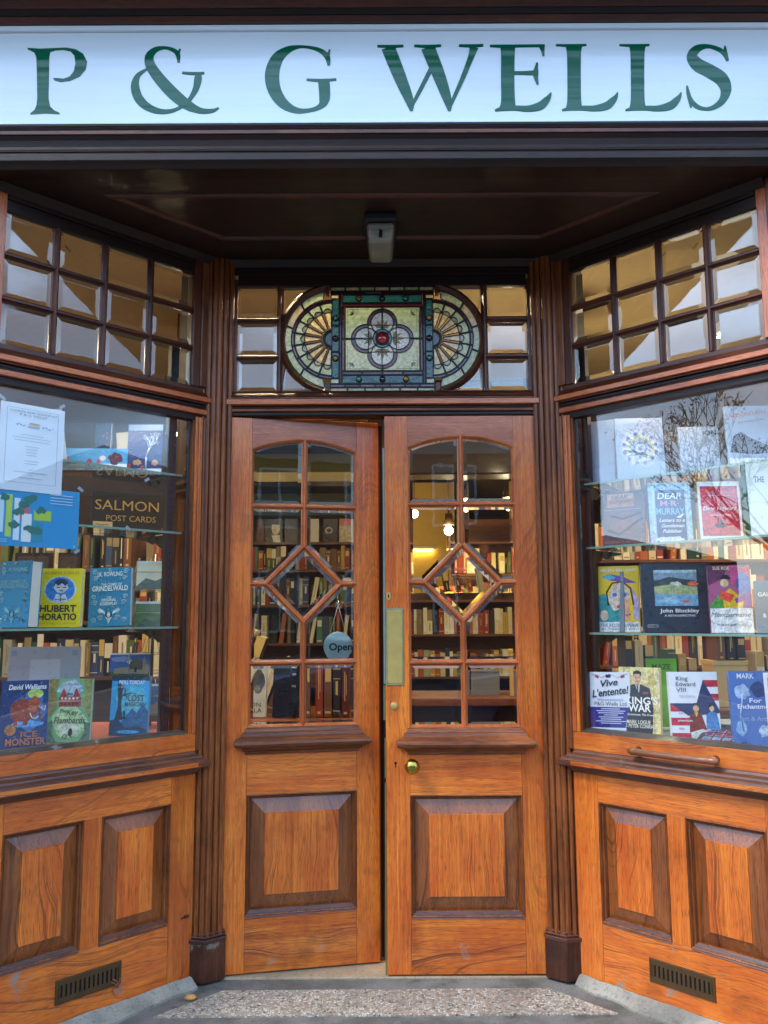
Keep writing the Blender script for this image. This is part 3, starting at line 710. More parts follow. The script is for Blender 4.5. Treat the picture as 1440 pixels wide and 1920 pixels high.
fb = MB().box(-3.2, 3.2, YF, YF+.03, 2.770, 3.083).mk('fascia_board', WHITE, shop)
pf('fascia_bead', [(YF-.010, 3.0835), (YF-.012, 3.100), (YF+.02, 3.100), (YF+.02, 3.0835)], WHITE, .003)
pf('fascia_bead', [(YF-.010, 2.7575), (YF-.012, 2.7695), (YF+.02, 2.7695), (YF+.02, 2.7575)], WHITE, .003)
pf('cornice', [(-.655, 2.757), (-.655, 2.741), (-.60, 2.741), (-.60, 2.757)], W['blkX'])
pf('cornice', [(-.672, 2.7405), (-.666, 2.727), (-.60, 2.727), (-.60, 2.7405)], W['blkX'])
pf('cornice', [(-.664, 2.7265), (-.664, 2.7165), (-.60, 2.7165), (-.60, 2.7265)], W['blkX'])
gl = NT('glossy_fillet'); gl.bsdf(h2('3A2C30'), .10, .9, coat=1., coatr=.03)
pf('cornice', [(-.684, 2.716), (-.684, 2.703), (-.60, 2.703), (-.60, 2.716)], W['mahX'])
pf('cornice', [(-.680, 2.7025), (-.672, 2.690), (-.668, 2.672), (-.672, 2.660), (-.60, 2.660), (-.60, 2.7025)], W['blkX'])
pf('cornice', [(-.678, 2.6595), (-.676, 2.650), (-.60, 2.650), (-.60, 2.6595)], W['blkX'])
pf('cornice', [(-.674, 2.6495), (-.682, 2.640), (-.682, 2.620), (-.672, 2.611), (-.664, 2.6), (-.60, 2.6), (-.60, 2.6495)], W['blkX'])
pf('cornice', [(-.650, 3.1005), (-.658, 3.118), (-.60, 3.118), (-.60, 3.1005)], W['mahX'])
pf('cornice', [(-.662, 3.1185), (-.670, 3.132), (-.60, 3.132), (-.60, 3.1185)], W['blkX'])
pf('cornice', [(-.676, 3.1325), (-.690, 3.150), (-.60, 3.150), (-.60, 3.1325)], W['mahX'])
pf('cornice', [(-.700, 3.1505), (-.72, 3.165), (-.76, 3.185), (-.90, 3.19), (-.90, 3.26), (-.93, 3.30), (-.60, 3.30), (-.60, 3.1505)], W['blkX'])

# letters: brush strokes with changing width, in photo pixels (x2)
def L_(px, py):
    X, Y = px/2, py/2
    Y += .005*(X-720)
    return ((X-720)*.001681*(1+.009*(150-Y)/100)+.0095, 3.029-(Y-88)*.00182)
def catm(pts, n=7):
    out = []
    for i in range(len(pts)-1):
        p0, p1, p2, p3 = pts[max(0, i-1)], pts[i], pts[i+1], pts[min(len(pts)-1, i+2)]
        for k in range(n):
            t = k/n
            out.append(tuple(.5*((2*b)+(-a+c)*t+(2*a-5*b+4*c-d)*t*t+(-a+3*b-3*c+d)*t**3) for a, b, c, d in zip(p0, p1, p2, p3)))
    out.append(pts[-1]); return out
tg = NT('green_gloss_lettering'); v_, x_, y_, z_ = tg.coords()
bnd = tg.noise(tg.xyz(tg.math('MULTIPLY', x_, .35), 0., tg.math('MULTIPLY', z_, 9.)), 1.6, 2., .5, .3)
tg.bsdf(h2('005A3C'), .14, .4, normal=tg.bump(bnd, .35, .02), coat=.12, coatr=.02)
GREEN = tg.m
def letter(strokes, ox=0, polys=()):
    mb = MB(); k = 0
    for st in strokes:
        if len(st) == 2: pts = st
        else: pts = catm(st)
        Lp, Rp = [], []
        for i, (x, y, w) in enumerate(pts):
            a = pts[max(0, i-1)]; b = pts[min(len(pts)-1, i+1)]; tx, ty = b[0]-a[0], b[1]-a[1]; l = math.hypot(tx, ty) or 1
            nx, ny = -ty/l, tx/l; w = w*1.1+1; Lp.append((x+nx*w/2, y+ny*w/2)); Rp.append((x-nx*w/2, y-ny*w/2))
        y0 = YF-.0012-.00025*k; k += 1
        q = [L_(px+ox, py) for px, py in Lp]; p = [L_(px+ox, py) for px, py in Rp]; m = len(q)
        vs = [(x, y0, z) for x, z in q]+[(x, y0, z) for x, z in p]+[(x, YF, z) for x, z in q]+[(x, YF, z) for x, z in p]
        fs = [(i, i+1, m+i+1, m+i) for i in range(m-1)]+[(i, 2*m+i, 2*m+i+1, i+1) for i in range(m-1)]+[(m+i, m+i+1, 3*m+i+1, 3*m+i) for i in range(m-1)]
        fs += [(0, m, 3*m, 2*m), (m-1, 3*m-1, 4*m-1, 2*m-1)] if False else [(0, m, 3*m, 2*m)]
        mb.add(vs, fs)
    for pl_ in polys:
        y0 = YF-.0012-.00025*k; k += 1
        mb.prism([L_(px+ox, py) for px, py in pl_], y0, YF)
    return mb.mk('letter', GREEN, shop)
letter([], 0, [[(105, 180), (150, 183), (200, 181), (250, 179), (285, 185), (313, 202), (328, 232), (322, 262), (300, 288), (262, 305), (228, 309), (205, 303), (199, 294), (215, 294), (240, 296), (262, 288), (278, 268),
    (284, 238), (280, 210), (266, 194), (240, 188), (210, 190), (190, 196), (186, 215), (184, 300), (182, 370), (188, 400), (205, 415), (223, 423), (223, 429), (170, 426), (113, 430), (115, 424), (130, 412), (137, 395), (140, 370), (139, 260), (137, 215), (130, 198), (115, 190), (105, 186)]])
letter([[(671, 236, 7), (668, 206, 15), (652, 189, 13), (620, 180, 10), (585, 187, 18), (562, 212, 28), (566, 248, 34), (600, 298, 38), (650, 352, 40), (700, 392, 34), (750, 415, 20), (795, 416, 13), (821, 405, 5)],
        [(552, 260, 6), (518, 285, 16), (507, 325, 28), (522, 372, 30), (560, 405, 24), (610, 419, 16), (660, 411, 11), (703, 383, 11), (733, 338, 19), (743, 298, 25), (745, 275, 16)],
        [(684, 274, 7), (725, 277, 9), (767, 275, 7)], [(677, 184, 4), (670, 205, 8), (672, 236, 5)]])
letter([[(1234, 246, 8), (1228, 214, 18), (1205, 192, 15), (1170, 180, 10), (1125, 176, 10), (1080, 188, 24), (1040, 222, 40), (1021, 280, 48), (1030, 340, 44), (1062, 388, 34), (1110, 414, 20), (1160, 414, 13), (1200, 400, 18), (1216, 375, 34), (1217, 335, 38), (1214, 303, 38)],
        [(1150, 300, 7), (1205, 303, 10), (1262, 299, 7)], [(1238, 186, 4), (1232, 210, 10), (1234, 247, 7)]])
X2 = 1440
letter([[(16, 178, 46), (60, 290, 42), (96, 380, 28), (103, 417, 9)], [(101, 405, 9), (138, 335, 13), (186, 242, 15)], [(165, 178, 46), (205, 280, 42), (238, 375, 28), (246, 417, 9)], [(245, 405, 10), (295, 295, 15), (328, 212, 20), (338, 178, 30)],
        [(-24, 174, 7), (24, 175, 9), (74, 173, 7)], [(114, 173, 7), (165, 175, 9), (215, 172, 7)], [(282, 172, 7), (330, 173, 9), (373, 171, 7)]], X2)
letter([[(465, 175, 50), (465, 210, 46), (464, 300, 45), (465, 380, 47), (464, 411, 62)], [(398, 173, 7), (440, 174, 10), (520, 173, 9), (600, 172, 9)], [(592, 170, 22), (596, 190, 12), (599, 213, 5)], [(486, 275, 11), (530, 275, 12), (568, 274, 16)], [(575, 236, 5), (571, 258, 12), (569, 274, 18), (571, 296, 12), (577, 319, 5)],
        [(416, 415, 5), (440, 409, 12), (490, 406, 15), (540, 408, 19), (585, 398, 26), (608, 378, 22), (620, 362, 12), (626, 348, 3)]], X2)
for oo, (x0, x1, xs) in ((0, (645, 760, 713)), (238, (645, 758, 713))):
    letter([[(xs, 173, 56), (xs, 205, 47), (xs, 300, 45), (xs, 380, 47), (xs, 411, 60)], [(x0, 170, 6), (xs, 172, 10), (x1, 169, 6)],
            [(667, 414, 5), (695, 408, 12), (745, 406, 15), (790, 407, 19), (835, 397, 26), (858, 378, 22), (870, 362, 12), (876, 347, 3)]], X2+oo)
letter([[(1288, 230, 6), (1278, 205, 13), (1258, 187, 14), (1215, 174, 13), (1175, 184, 26), (1156, 212, 36), (1176, 243, 44), (1222, 268, 46), (1266, 298, 46), (1282, 338, 36), (1268, 378, 24), (1238, 402, 16), (1205, 409, 11), (1172, 399, 15), (1148, 372, 14), (1137, 326, 5)],
        [(1279, 172, 3), (1281, 198, 12), (1291, 230, 5)], [(1136, 322, 4), (1141, 355, 10), (1151, 405, 4)]], X2)
# upper wall above the shopfront and the fronts either side of the recess
brick = NT('brick'); v_, x_, y_, z_ = brick.coords()
bt = brick.n('ShaderNodeTexBrick'); brick.l(brick.xyz(x_, z_, 0.), bt.inputs[0]); bt.inputs['Scale'].default_value = 4.4
bt.inputs['Color1'].default_value = (*h2('7A4A38'), 1); bt.inputs['Color2'].default_value = (*h2('5E382C'), 1); bt.inputs['Mortar'].default_value = (*h2('9A9286'), 1); bt.inputs['Mortar Size'].default_value = .012
brick.bsdf(bt.outputs[0], .85, .2)
MB().box(-4.2, 4.2, -.60, -.30, 3.3, 6.2).mk('upper_wall', brick.m, shop)
for s in (-1, 1):
    MB(s).box(3.2, 4.2, -.66, -.30, 0, 3.299).mk('upper_wall', brick.m, shop)
    xa = bay_xy(1, .845, 0)[0]
    MB(s).box(xa+.03, 3.19, -.645, -.60, 0, .70).mk('stall_riser', W['oakX'], shop, .002)
    MB(s).box(xa+.03, 3.19, -.675, -.59, .7005, .745).mk('sill', W['mahX'], shop, .004)
    MB(s).box(xa+.03, 3.19, -.65, -.60, 1.97, 2.06).mk('transom_rail', W['redX'], shop, .004)
    MB(s).box(xa+.03, 3.19, -.630, -.624, .7455, 2.599).mk('pane', G_PLATE, shop)
    for xx in (xa+.02, 2.16, 3.14): MB(s).box(xx-.03, xx+.03, -.66, -.60, .746 if xx == 2.16 else 0, 2.60).mk('mullion', W['drkZ'], shop, .004)

# ================================================================== GROUND
def struct(o): o['kind'] = 'structure'; return o
ST = NT('terrazzo'); v_, x_, y_, z_ = ST.coords()
vo = ST.n('ShaderNodeTexVoronoi'); vo.inputs['Scale'].default_value = 120.; ST.l(v_, vo.inputs['Vector'])
sp = ST.n('ShaderNodeSeparateColor'); ST.l(vo.outputs['Color'], sp.inputs[0])
rp = ST.n('ShaderNodeValToRGB'); rp.color_ramp.interpolation = 'CONSTANT'
els = rp.color_ramp.elements
for i, (p, c) in enumerate(((0., 'C2B8A4'), (.2, 'A8977E'), (.36, 'CFC8B8'), (.52, '8A8374'), (.64, 'B5A48C'), (.76, 'A39E92'), (.88, '5A544C'), (.94, 'A8826A'))):
    e = els[i] if i < 2 else els.new(p)
    e.position = p; e.color = (*h2(c), 1)
ST.l(sp.outputs[0], rp.inputs[0])
edge = ST.n('ShaderNodeTexVoronoi', feature='DISTANCE_TO_EDGE'); edge.inputs['Scale'].default_value = 120.; ST.l(v_, edge.inputs['Vector'])
ec = ST.ramp(edge.outputs['Distance'], .02, .14)
dirt = ST.ramp(ST.noise(v_, 3.2, 5., .65), .42, .75)
cc = ST.mix(ec, h2('7C7468'), rp.outputs[0]); cc = ST.mix(ST.math('MULTIPLY', dirt, .6), cc, h2('5E5850'))
ST.bsdf(cc, .45, .5, normal=ST.bump(ec, .2, .001)); TERR = ST.m
def stone(name, a, b, c2, sc=14., rough=.7):
    t = NT(name); v, x, y, z = t.coords()
    n1 = t.noise(v, sc*.35, 6., .65); n2 = t.noise(v, sc*9, 3., .7); n3 = t.noise(v, sc, 5., .7)
    c = t.mix(t.ramp(n1, .35, .65), h2(a), h2(b)); c = t.mix(t.math('MULTIPLY', t.ramp(n2, .5, .7), .5), c, h2(c2)); c = t.mix(t.math('MULTIPLY', t.ramp(n3, .58, .7), .5), c, h2(c2))
    t.bsdf(c, t.math('MULTIPLY_ADD', n1, .3, rough-.15), .4, normal=t.bump(n3, .4, .003)); return t.m
SLATE = stone('dark_border_stone', '5A5750', '7A766E', '2A2826')
CEM = stone('cement', '7C786C', 'A29C8C', '48443C', 11., .85)
THR = stone('threshold_stone', 'B39C7C', '9A8468', '5E5244', 9., .6)
ASPH = stone('asphalt', '2E2E30', '3A393A', '222224', 20., .85)
PAVE = stone('paving', '6E6A62', '5E5A54', '3E3C38', 10., .8)
struct(MB().box(-60, 60, -60, 40, -.3, -.16).mk('ground', ASPH))
struct(MB().box(-40, 40, -4.2, -.62, -.2, -.014).mk('pavement', PAVE, None))
struct(MB().box(-40, 40, -4.33, -4.205, -.2, -.012).mk('kerb', CEM, None, .01))
struct(MB().plan([(-1.32, -.619), (1.32, -.619), (.70, .02), (-.70, .02)], -.1, -.008).mk('lobby_floor', SLATE))
mb = MB(); mb.plan([(-.545, -.088), (.548, -.082), (.735, -.262), (-.730, -.268)], -.02, -.004); struct(mb.mk('terrazzo_floor', TERR))
mb = MB(); mb.plan([(-1.05, -.44), (1.05, -.44), (1.15, -.60), (-1.15, -.60)], -.02, -.003); struct(mb.mk('step_paving', PAVE))
for s in (-1, 1):   # cement fillet along each splay
    rnd = random.Random(3+s); pts = []
    n = 22
    top = [bay_xy(s, .03+.80*i/n, .002) for i in range(n+1)]; bot = [bay_xy(s, .03+.80*i/n, .030+.036*min(1, i/12)+.016*rnd.random()+.006*math.sin(i)) for i in range(n+1)]
    vs = [(x, y, .022+.004*rnd.random()) for x, y in top]+[(x, y, -.002+.003*rnd.random()) for x, y in bot]+[(x, y, -.02) for x, y in top]+[(x, y, -.02) for x, y in bot]; m = n+1
    fs = [(i, i+1, m+i+1, m+i) for i in range(n)]+[(m+i, m+i+1, 3*m+i+1, 3*m+i) for i in range(n)]+[(0, m, 3*m, 2*m), (m-1, 3*m-1, 4*m-1, 2*m-1)]
    struct(MB().add(vs, fs).mk('cement_fillet', CEM))
struct(MB().box(-.575, .575, .0, .14, -.06, -.001).mk('threshold', THR, None, .003))
mb = MB(); mb.lathe([(.0001, -.002), (.011, 0), (.014, .006), (.009, .012), (.0001, .014)], (0, 0, 0), 'Z', 7); o = mb.mk('crumb', paint('C9924E', .8)); o.location = (-.64, -.15, -.004); o.scale = (1.5, 1, 1)
tag(o, 'small orange brown crumb on the grey stone before the left pilaster foot', 'crumb')
# dead leaf caught on the left vent
lf = MB(); lf.add([(-.014, 0, 0), (0, -.004, .022), (.014, 0, 0), (.006, -.003, -.020), (-.005, 0, -.018)], [(0, 3, 2, 1), (0, 4, 3)])
for k in range(7):
    a = k*.9; lf.tube([(.0, -.002, .004), (.010*math.cos(a), -.006, .014+.010*math.sin(a)), (.022*math.cos(a*1.3), -.004, .020+.014*math.sin(a))], .0009, 4)
lo = lf.mk('dead_leaf', paint('A8664A', .7)); x_, y_ = bay_xy(-1, .305, .008); lo.location = (x_, y_, .068); lo.rotation_euler = (0, 0, R(45))
tag(lo, 'withered brown leaf caught on the left air vent', 'leaf')

# ================================================================== LIGHT FITTING
bl = empty('bulkhead_light', (-.004, -.26, 2.60)); tag(bl, 'grey oblong bulkhead lamp with ribbed glass cover under the dark porch ceiling', 'ceiling lamp')
mb = MB(); mb.box(-.054, .054, -.135, .085, -.030, -.0005); mb.mk('base', paint('2A2B2C', .5, .4), bl, .008)
lt = NT('ribbed_cover'); v_, x_, y_, z_ = lt.coords()
wv = lt.math('SINE', lt.math('MULTIPLY', y_, 900.)); lt.bsdf(h2('8E8A78'), .25, .6, normal=lt.bump(wv, .6, .0015), coat=.5)
mb = MB(); mb.box(-.049, .049, -.125, .075, -.098, -.0305); co = mb.mk('glass_cover', lt.m, bl)
me = co.data
for v in me.vertices:
    if v.co.z < -.09:
        v.co.x *= .82; v.co.y = (v.co.y+.02)*.86-.02
md = co.modifiers.new('r', 'BEVEL'); md.width = .014; md.segments = 4
for p in me.polygons: p.use_smooth = True
mb = MB()
for y in (-.121, .071): mb.lathe([(.0001, -.085), (.005, -.084), (.006, -.078), (.006, -.06)], (0, y, 0), 'Z', 10)
mb.mk('screw', BLACKM, bl)

# ================================================================== SHOP INTERIOR
CREAM = paint('B8A27C', .8, .2); SAGE = paint('8A8E6C', .8, .2); CARPET = paint('3A2E28', .95, .1); DKWD = W['blkX']
MB().box(-3.6, 3.6, .142, 9.2, -.1, -.006).mk('shop_floor', CARPET)['kind'] = 'structure'
MB().box(-3.6, 3.6, .13, 9.2, 2.78, 2.86).mk('shop_ceiling', CREAM)['kind'] = 'structure'
MB().box(-1.25, -.73, -.5, .13, 2.70, 2.74).mk('shop_ceiling', CREAM)['kind'] = 'structure'
MB().box(.73, 1.25, -.5, .13, 2.70, 2.74).mk('shop_ceiling', CREAM)['kind'] = 'structure'
MB().box(-3.1, -1.26, -.59, .13, 2.70, 2.74).mk('shop_ceiling', CREAM)['kind'] = 'structure'
MB().box(1.26, 3.1, -.59, .13, 2.70, 2.74).mk('shop_ceiling', CREAM)['kind'] = 'structure'
MB().box(-3.6, 3.6, 9.2, 9.3, -.1, 2.86).mk('back_wall', SAGE)['kind'] = 'structure'
for s in (-1, 1): MB(s).box(3.6, 3.7, -.3, 9.3, -.1, 2.86).mk('side_wall', CREAM)['kind'] = 'structure'
MB().box(-3.6, -.12, 3.35, 3.45, -.006, 2.78).mk('partition_wall', SAGE)['kind'] = 'structure'
for s in (-1, 1):      # display beds behind the splayed windows
    pts = [bay_xy(s, .0, -.045), bay_xy(s, .86, -.045), (s*1.9, -.55), (s*1.9, .35), (s*.80, .35)]
    b = MB().plan(pts, .60, .823).mk('display_bed', paint('B05C48' if s < 0 else '8FA0A8', .8))
    tag(b, 'faded red display bed inside the left window' if s < 0 else 'pale grey display bed inside the right window', 'display bed')

BKC = ['2E2A26', '5A2A22', '1F3A2E', '7A6A4A', 'C9B88A', '3E5A4E', '8C3A28', 'D8CFA8', '2A3446', 'B8923E', '6E4A2E', '9A9A88', '4A7A62', 'A85A2E', '20201E', 'E0D8BE', '5A6A3A', '384A6A']
BKN = ['black', 'maroon', 'dark green', 'olive tan', 'pale buff', 'slate green', 'brick red', 'cream', 'navy', 'ochre', 'brown', 'grey', 'sea green', 'orange', 'jet black', 'ivory', 'moss green', 'blue']
_bm = {}
def book_mesh(k):
    if k in _bm: return _bm[k]
    mb = MB(); mb.cur = 0
    mb.box(0, 1, 0, .02, 0, 1); mb.box(0, .06, .0205, 1, 0, 1); mb.box(.94, 1, .0205, 1, 0, 1)
    mb.cur = 1; mb.box(.0605, .9395, .021, .98, .01, .985)
    mb.cur = 2
    BANDS = (((.12, .88, .62, .86), (.1, .9, .06, .10)), ((.40, .60, .25, .82), (.3, .7, .07, .12)), ((.0, 1., .88, .90), (.0, 1., .70, .715), (.35, .65, .40, .66), (.0, 1., .10, .115)),
             ((.36, .46, .30, .88), (.56, .64, .42, .82), (.3, .7, .05, .09)), ((.0, 1., .55, .995), (.4, .6, .12, .45)))
    for a_, b_, c_, d_ in BANDS[k]: mb.box(a_, b_, -.004, -.0005, c_, d_)
    me_o = mb.mk('book', [paint('888888'), paint('D8CDB0', .8), paint('C9A860', .5)]); me = me_o.data; bpy.data.objects.remove(me_o)
    _bm[k] = me; return me
def spine_book(x, y, z, t, dpt, h, ci, lean=0., rz=0., place='', group='', fill='C9A860'):
    o = bpy.data.objects.new('book', book_mesh(random.Random(int(abs(x*977+z*131)*100)).randrange(5))); COL.objects.link(o)
    for i, c in enumerate((BKC[ci], 'D8CDB0', fill)):
        o.material_slots[i].link = 'OBJECT'; o.material_slots[i].material = paint(c, .55, .3)
    o.location = (x, y, z); o.scale = (t, dpt, h); o.rotation_euler = (0, lean, rz)
    tag(o, '%s spined book %s' % (BKN[ci], place), 'book', group)
    return o
def fill_row(x0, x1, y, z, hmax, rnd, place, group, dens=1., rz=0., tmin=.024, tmax=.050, org=None, warm=False):
    x = x0
    while x < x1-tmax:
        t = rnd.uniform(tmin, tmax); h = hmax*rnd.uniform(.74, .96); ci = rnd.randrange(18)
        if warm and rnd.random() < .6: ci = rnd.choice([4, 7, 9, 13, 15, 6])
        ln = 0.
        if rnd.random() < .10: ln = R(rnd.choice([7, 10])); x += .012
        if rnd.random() < .05: x += .03
        if rnd.random() < dens:
            xx, yy = x, y+rnd.uniform(0, .02)
            if org: ox, oy = org; c_, s_ = math.cos(rz), math.sin(rz); xx, yy = ox+x*c_-y*s_, oy+x*s_+(y)*c_
            spine_book(xx, yy, z, t*.94, .14, h, ci, ln, rz, place, group, rnd.choice(['C9A860', 'D8D0B8', '8A7A50', BKC[ci]]))
        x += t+(.03 if ln else 0)
def bookcase(x0, x1, y, shelves, top, mat, label, depth=.22, plinth=True, rz=0., org=None):
    c = empty('bookcase', (org[0], org[1], 0) if org else (0, 0, 0), rz)
    tag(c, label, 'bookcase')
    for a in (x0, x1-.02): MB().box(a, a+.02, y, y+depth, 0, top).mk('side', mat, c, .001)
    for z in shelves: MB().box(x0+.0205, x1-.0205, y+.003, y+depth-.012, z-.018, z).mk('shelf', mat, c, .001)
    MB().box(x0+.0205, x1-.0205, y+depth-.0115, y+depth, 0, top-.001).mk('back', mat, c)
    return c
CASE = wood('case_wood', h2('7A4A24'), h2('5A3218'), h2('22100A'), 'X', .45, .5, .6)
# A: main case behind the left door
rA = random.Random(11)
cA = bookcase(-1.55, -.20, 3.05, [.12, .42, .74, 1.045, 1.325, 1.585, 1.79], 2.0, CASE, 'tall wooden bookcase under a dark green header, seen through the left door')
MB().box(-1.56, -.19, 3.02, 3.045, 1.985, 2.11).mk('header', paint('14302A', .5), cA, .002)
mb = MB(); put_text(mb, 'Fiction', -.52, 2.028, .034, .15, 3.0185, .01); mb.mk('lettering', paint('C9C09A', .5), cA)
MB().box(-1.55, -.19, 3.0, 3.34, 2.24, 2.31).mk('pelmet', paint('E6D79A', .6), cA)
MB().box(-1.56, -.19, 2.98, 3.34, 2.2, 2.236).mk('pelmet', W['blkX'], cA)
MB().box(-1.56, -.19, 3.1, 3.34, 2.52, 2.60).mk('pelmet', W['blkX'], cA)
for z, hm in ((1.045, .25), (1.325, .23), (1.585, .19)):
    nm = {.12: 'bottom', .42: 'second', .74: 'third', 1.045: 'fourth', 1.325: 'fifth', 1.585: 'sixth'}[z]
    if z < 1: continue
    fill_row(-1.16, -.225, 3.07, z, hm, rA, 'on the %s shelf of the tall case behind the left door' % nm, 'books on the %s shelf behind the left door' % nm)
def A(px, py, Y):      # where the sight line through that point of the photo meets the plane y = Y
    x, y = px-720, 960-py; x, y = x+y*.005, y-x*.005
    c_, s_ = math.cos(CAM_T), math.sin(CAM_T); a, b = x/1525, y/1525
    t = (Y+3.0)/(c_-b*s_); return (.003+a*t, 1.24+(s_+b*c_)*t)
CAM_T = math.atan(195/1525)

def ell(cx, cz, rx, rz, n=22, a0=0, a1=360): return [(cx+rx*math.cos(R(a0+(a1-a0)*i/n)), cz+rz*math.sin(R(a0+(a1-a0)*i/n))) for i in range(n)]
def blob(cx, cz, rx, rz, seed, n=14, j=.25):
    r_ = random.Random(seed); return [(cx+rx*(1+r_.uniform(-j, j))*math.cos(2*PI*i/n), cz+rz*(1+r_.uniform(-j, j))*math.sin(2*PI*i/n)) for i in range(n)]
def gain(hx):
    c = [int(hx[i:i+2], 16) for i in (0, 2, 4)]; k = min(1.18, 242/max(max(c), 1)); return ''.join('%02X' % int(min(255, v*k)) for v in c) if k > 1 else hx
def cover(x, y, z, w, h, t, yaw, lean, col, label, texts=(), shapes=(), group=None, spine=None, cat='book', name='book', pages=True, roll=0., gloss=.28):
    mb = MB()
    b = .003
    if z < 1.6 and name == 'book' and y < .3: col = gain(col); shapes = [(gain(c_), p_) for c_, p_ in shapes]
    if pages:
        mb.box(-w/2, w/2, 0, b, 0, h); mb.box(-w/2, w/2, t-b, t, 0, h); mb.box(-w/2, -w/2+b, b+.0002, t-b-.0002, 0, h)
    else: mb.box(-w/2, w/2, 0, t, 0, h)
    o = mb.mk(name, paint(col, gloss, .5, 0, .06), None, .0005)
    o.location = (x, y, z); o.rotation_euler = (R(-lean), R(roll), R(yaw))
    tag(o, label, cat, group)
    if pages: MB().box(-w/2+b+.0003, w/2-.002, b+.0003, t-b-.0003, .003, h-.003).mk('pages', paint('E4DFCF', .8, .2), o)
    if spine: MB().box(-w/2-.0012, -w/2-.0002, .0, t, 0, h).mk('spine', paint(spine, .35), o)
    if shapes:
        mb = MB(); mats = []; idx = {}
        for k, (c, poly) in enumerate(shapes):
            if c not in idx: idx[c] = len(mats); mats.append(art(c, gloss) if name == 'book' else paint(c, gloss, .5, 0, .08))
            mb.cur = idx[c]
            if isinstance(poly, tuple) and poly and poly[0] == 'line':
                mb.tube([((px-.5)*w, -.0009-.00005*k, pz*h) for px, pz in poly[2]], poly[1]*w, 4); continue
            pts = [((min(1, max(0, px))-.5)*w, min(1, max(0, pz))*h) for px, pz in poly]
            pts = ccw(pts); mb.add([(px, -.0004-.00012*k, pz) for px, pz in pts], [tuple(range(len(pts)))])
        mb.mk('illustration', mats, o, fix=False)
    if texts:
        mb = MB(); mats = []; idx = {}
        for tx in texts:
            s, cx, cz, hh, ww, c = tx[:6]; op = tx[6] if len(tx) > 6 else {}
            if c not in idx: idx[c] = len(mats); mats.append(paint(c, .45))
            mb.cur = idx[c]
            put_text(mb, s, (cx-.5)*w, cz*h, hh*h, ww*w, -.0010-.0001*len(shapes), op.get('b', .012), op.get('sh', 0.), R(op.get('rot', 0.)))
        mb.mk('title', mats, o, fix=False)
    return o
def dots(c, n, seed, x0=.05, x1=.95, z0=.05, z1=.95, r=.008, asp=.67):
    q = random.Random(seed); return [(c, ell(q.uniform(x0, x1), q.uniform(z0, z1), r, r*asp, 5)) for _ in range(n)]
def swirl(c, cx, cz, r, n=2.2, s=1, th=.008):
    return (c, ('line', th, [(cx+s*r*(1-i/26)*math.cos(n*2*PI*i/24), cz+.67*r*(1-i/26)*math.sin(n*2*PI*i/24)) for i in range(25)]))

# ---- left window -----------------------------------------------------------
s = -1
def shelf_unit(s, zs, side):
    for k, z in enumerate(zs):
        p = [bay_xy(s, .075, -.062), bay_xy(s, .86, -.062), bay_xy(s, 1.0, -.30), bay_xy(s, -.06, -.30)]
        o = MB().plan(p, z-.008, z).mk('glass_shelf', [G_SHELF]); tag(o, '%s glass shelf in the %s display window' % (['top', 'middle', 'lowest'][k], side), 'glass shelf', 'glass shelves in the %s display window' % side)
        e = MB(); p0, p1 = bay_xy(s, .075, -.0612), bay_xy(s, .86, -.0612); p2, p3 = bay_xy(s, .86, -.060), bay_xy(s, .075, -.060)
        e.plan([p0, p1, p2, p3], z-.0078, z-.0002).mk('edge', G_EDGE, o)
    u0 = .118 if s < 0 else .082
    up = bayroot('slotted_upright', s); up.parent = None
    tag(up, 'dark slotted steel upright carrying the glass shelves of the %s window' % side, 'shelf upright')
    mb = MB(s); mb.box(u0-.016, u0+.016, .066, .070, .826, 2.25); mb.box(u0-.016, u0-.013, .0705, .09, .826, 2.25); mb.box(u0+.013, u0+.016, .0705, .09, .826, 2.25)
    mb.mk('channel', paint('2E3036', .45, .5, .6), up)
    mb = MB(s)
    for i in range(50): mb.box(u0-.0028, u0+.0028, .0652, .0658, .85+i*.028, .858+i*.028)
    mb.mk('slots', BLACKM, up)
    for k, z in enumerate(zs):
        b = MB(s); pr = [(.07, z-.010), (.30, z-.010), (.30, z-.018), (.24, z-.024), (.19, z-.040), (.165, z-.034), (.15, z-.046), (.125, z-.058), (.105, z-.052), (.09, z-.075), (.078, z-.088), (.07, z-.092)]
        n = len(pr); vs = [(u0-.003, y, zz) for y, zz in pr]+[(u0+.003, y, zz) for y, zz in pr]
        b.add(vs, [tuple(range(n)), tuple(range(2*n-1, n-1, -1))]+[(i, (i+1) % n, (i+1) % n+n, i+n) for i in range(n)])
        for i in range(6): b.tube([(u0+.005*(-1)**i, .095+.03*i+.009*math.cos(a), z-.024+.004*i*.4+.008*math.sin(a)) for a in [2*PI*j/8 for j in range(9)]], .0018, 4)
        b.mk('bracket', paint('2B2826', .55, .4, .4), up)
shelf_unit(-1, (1.762, 1.549, 1.207), 'left'); shelf_unit(1, (1.722, 1.486, 1.178), 'right')

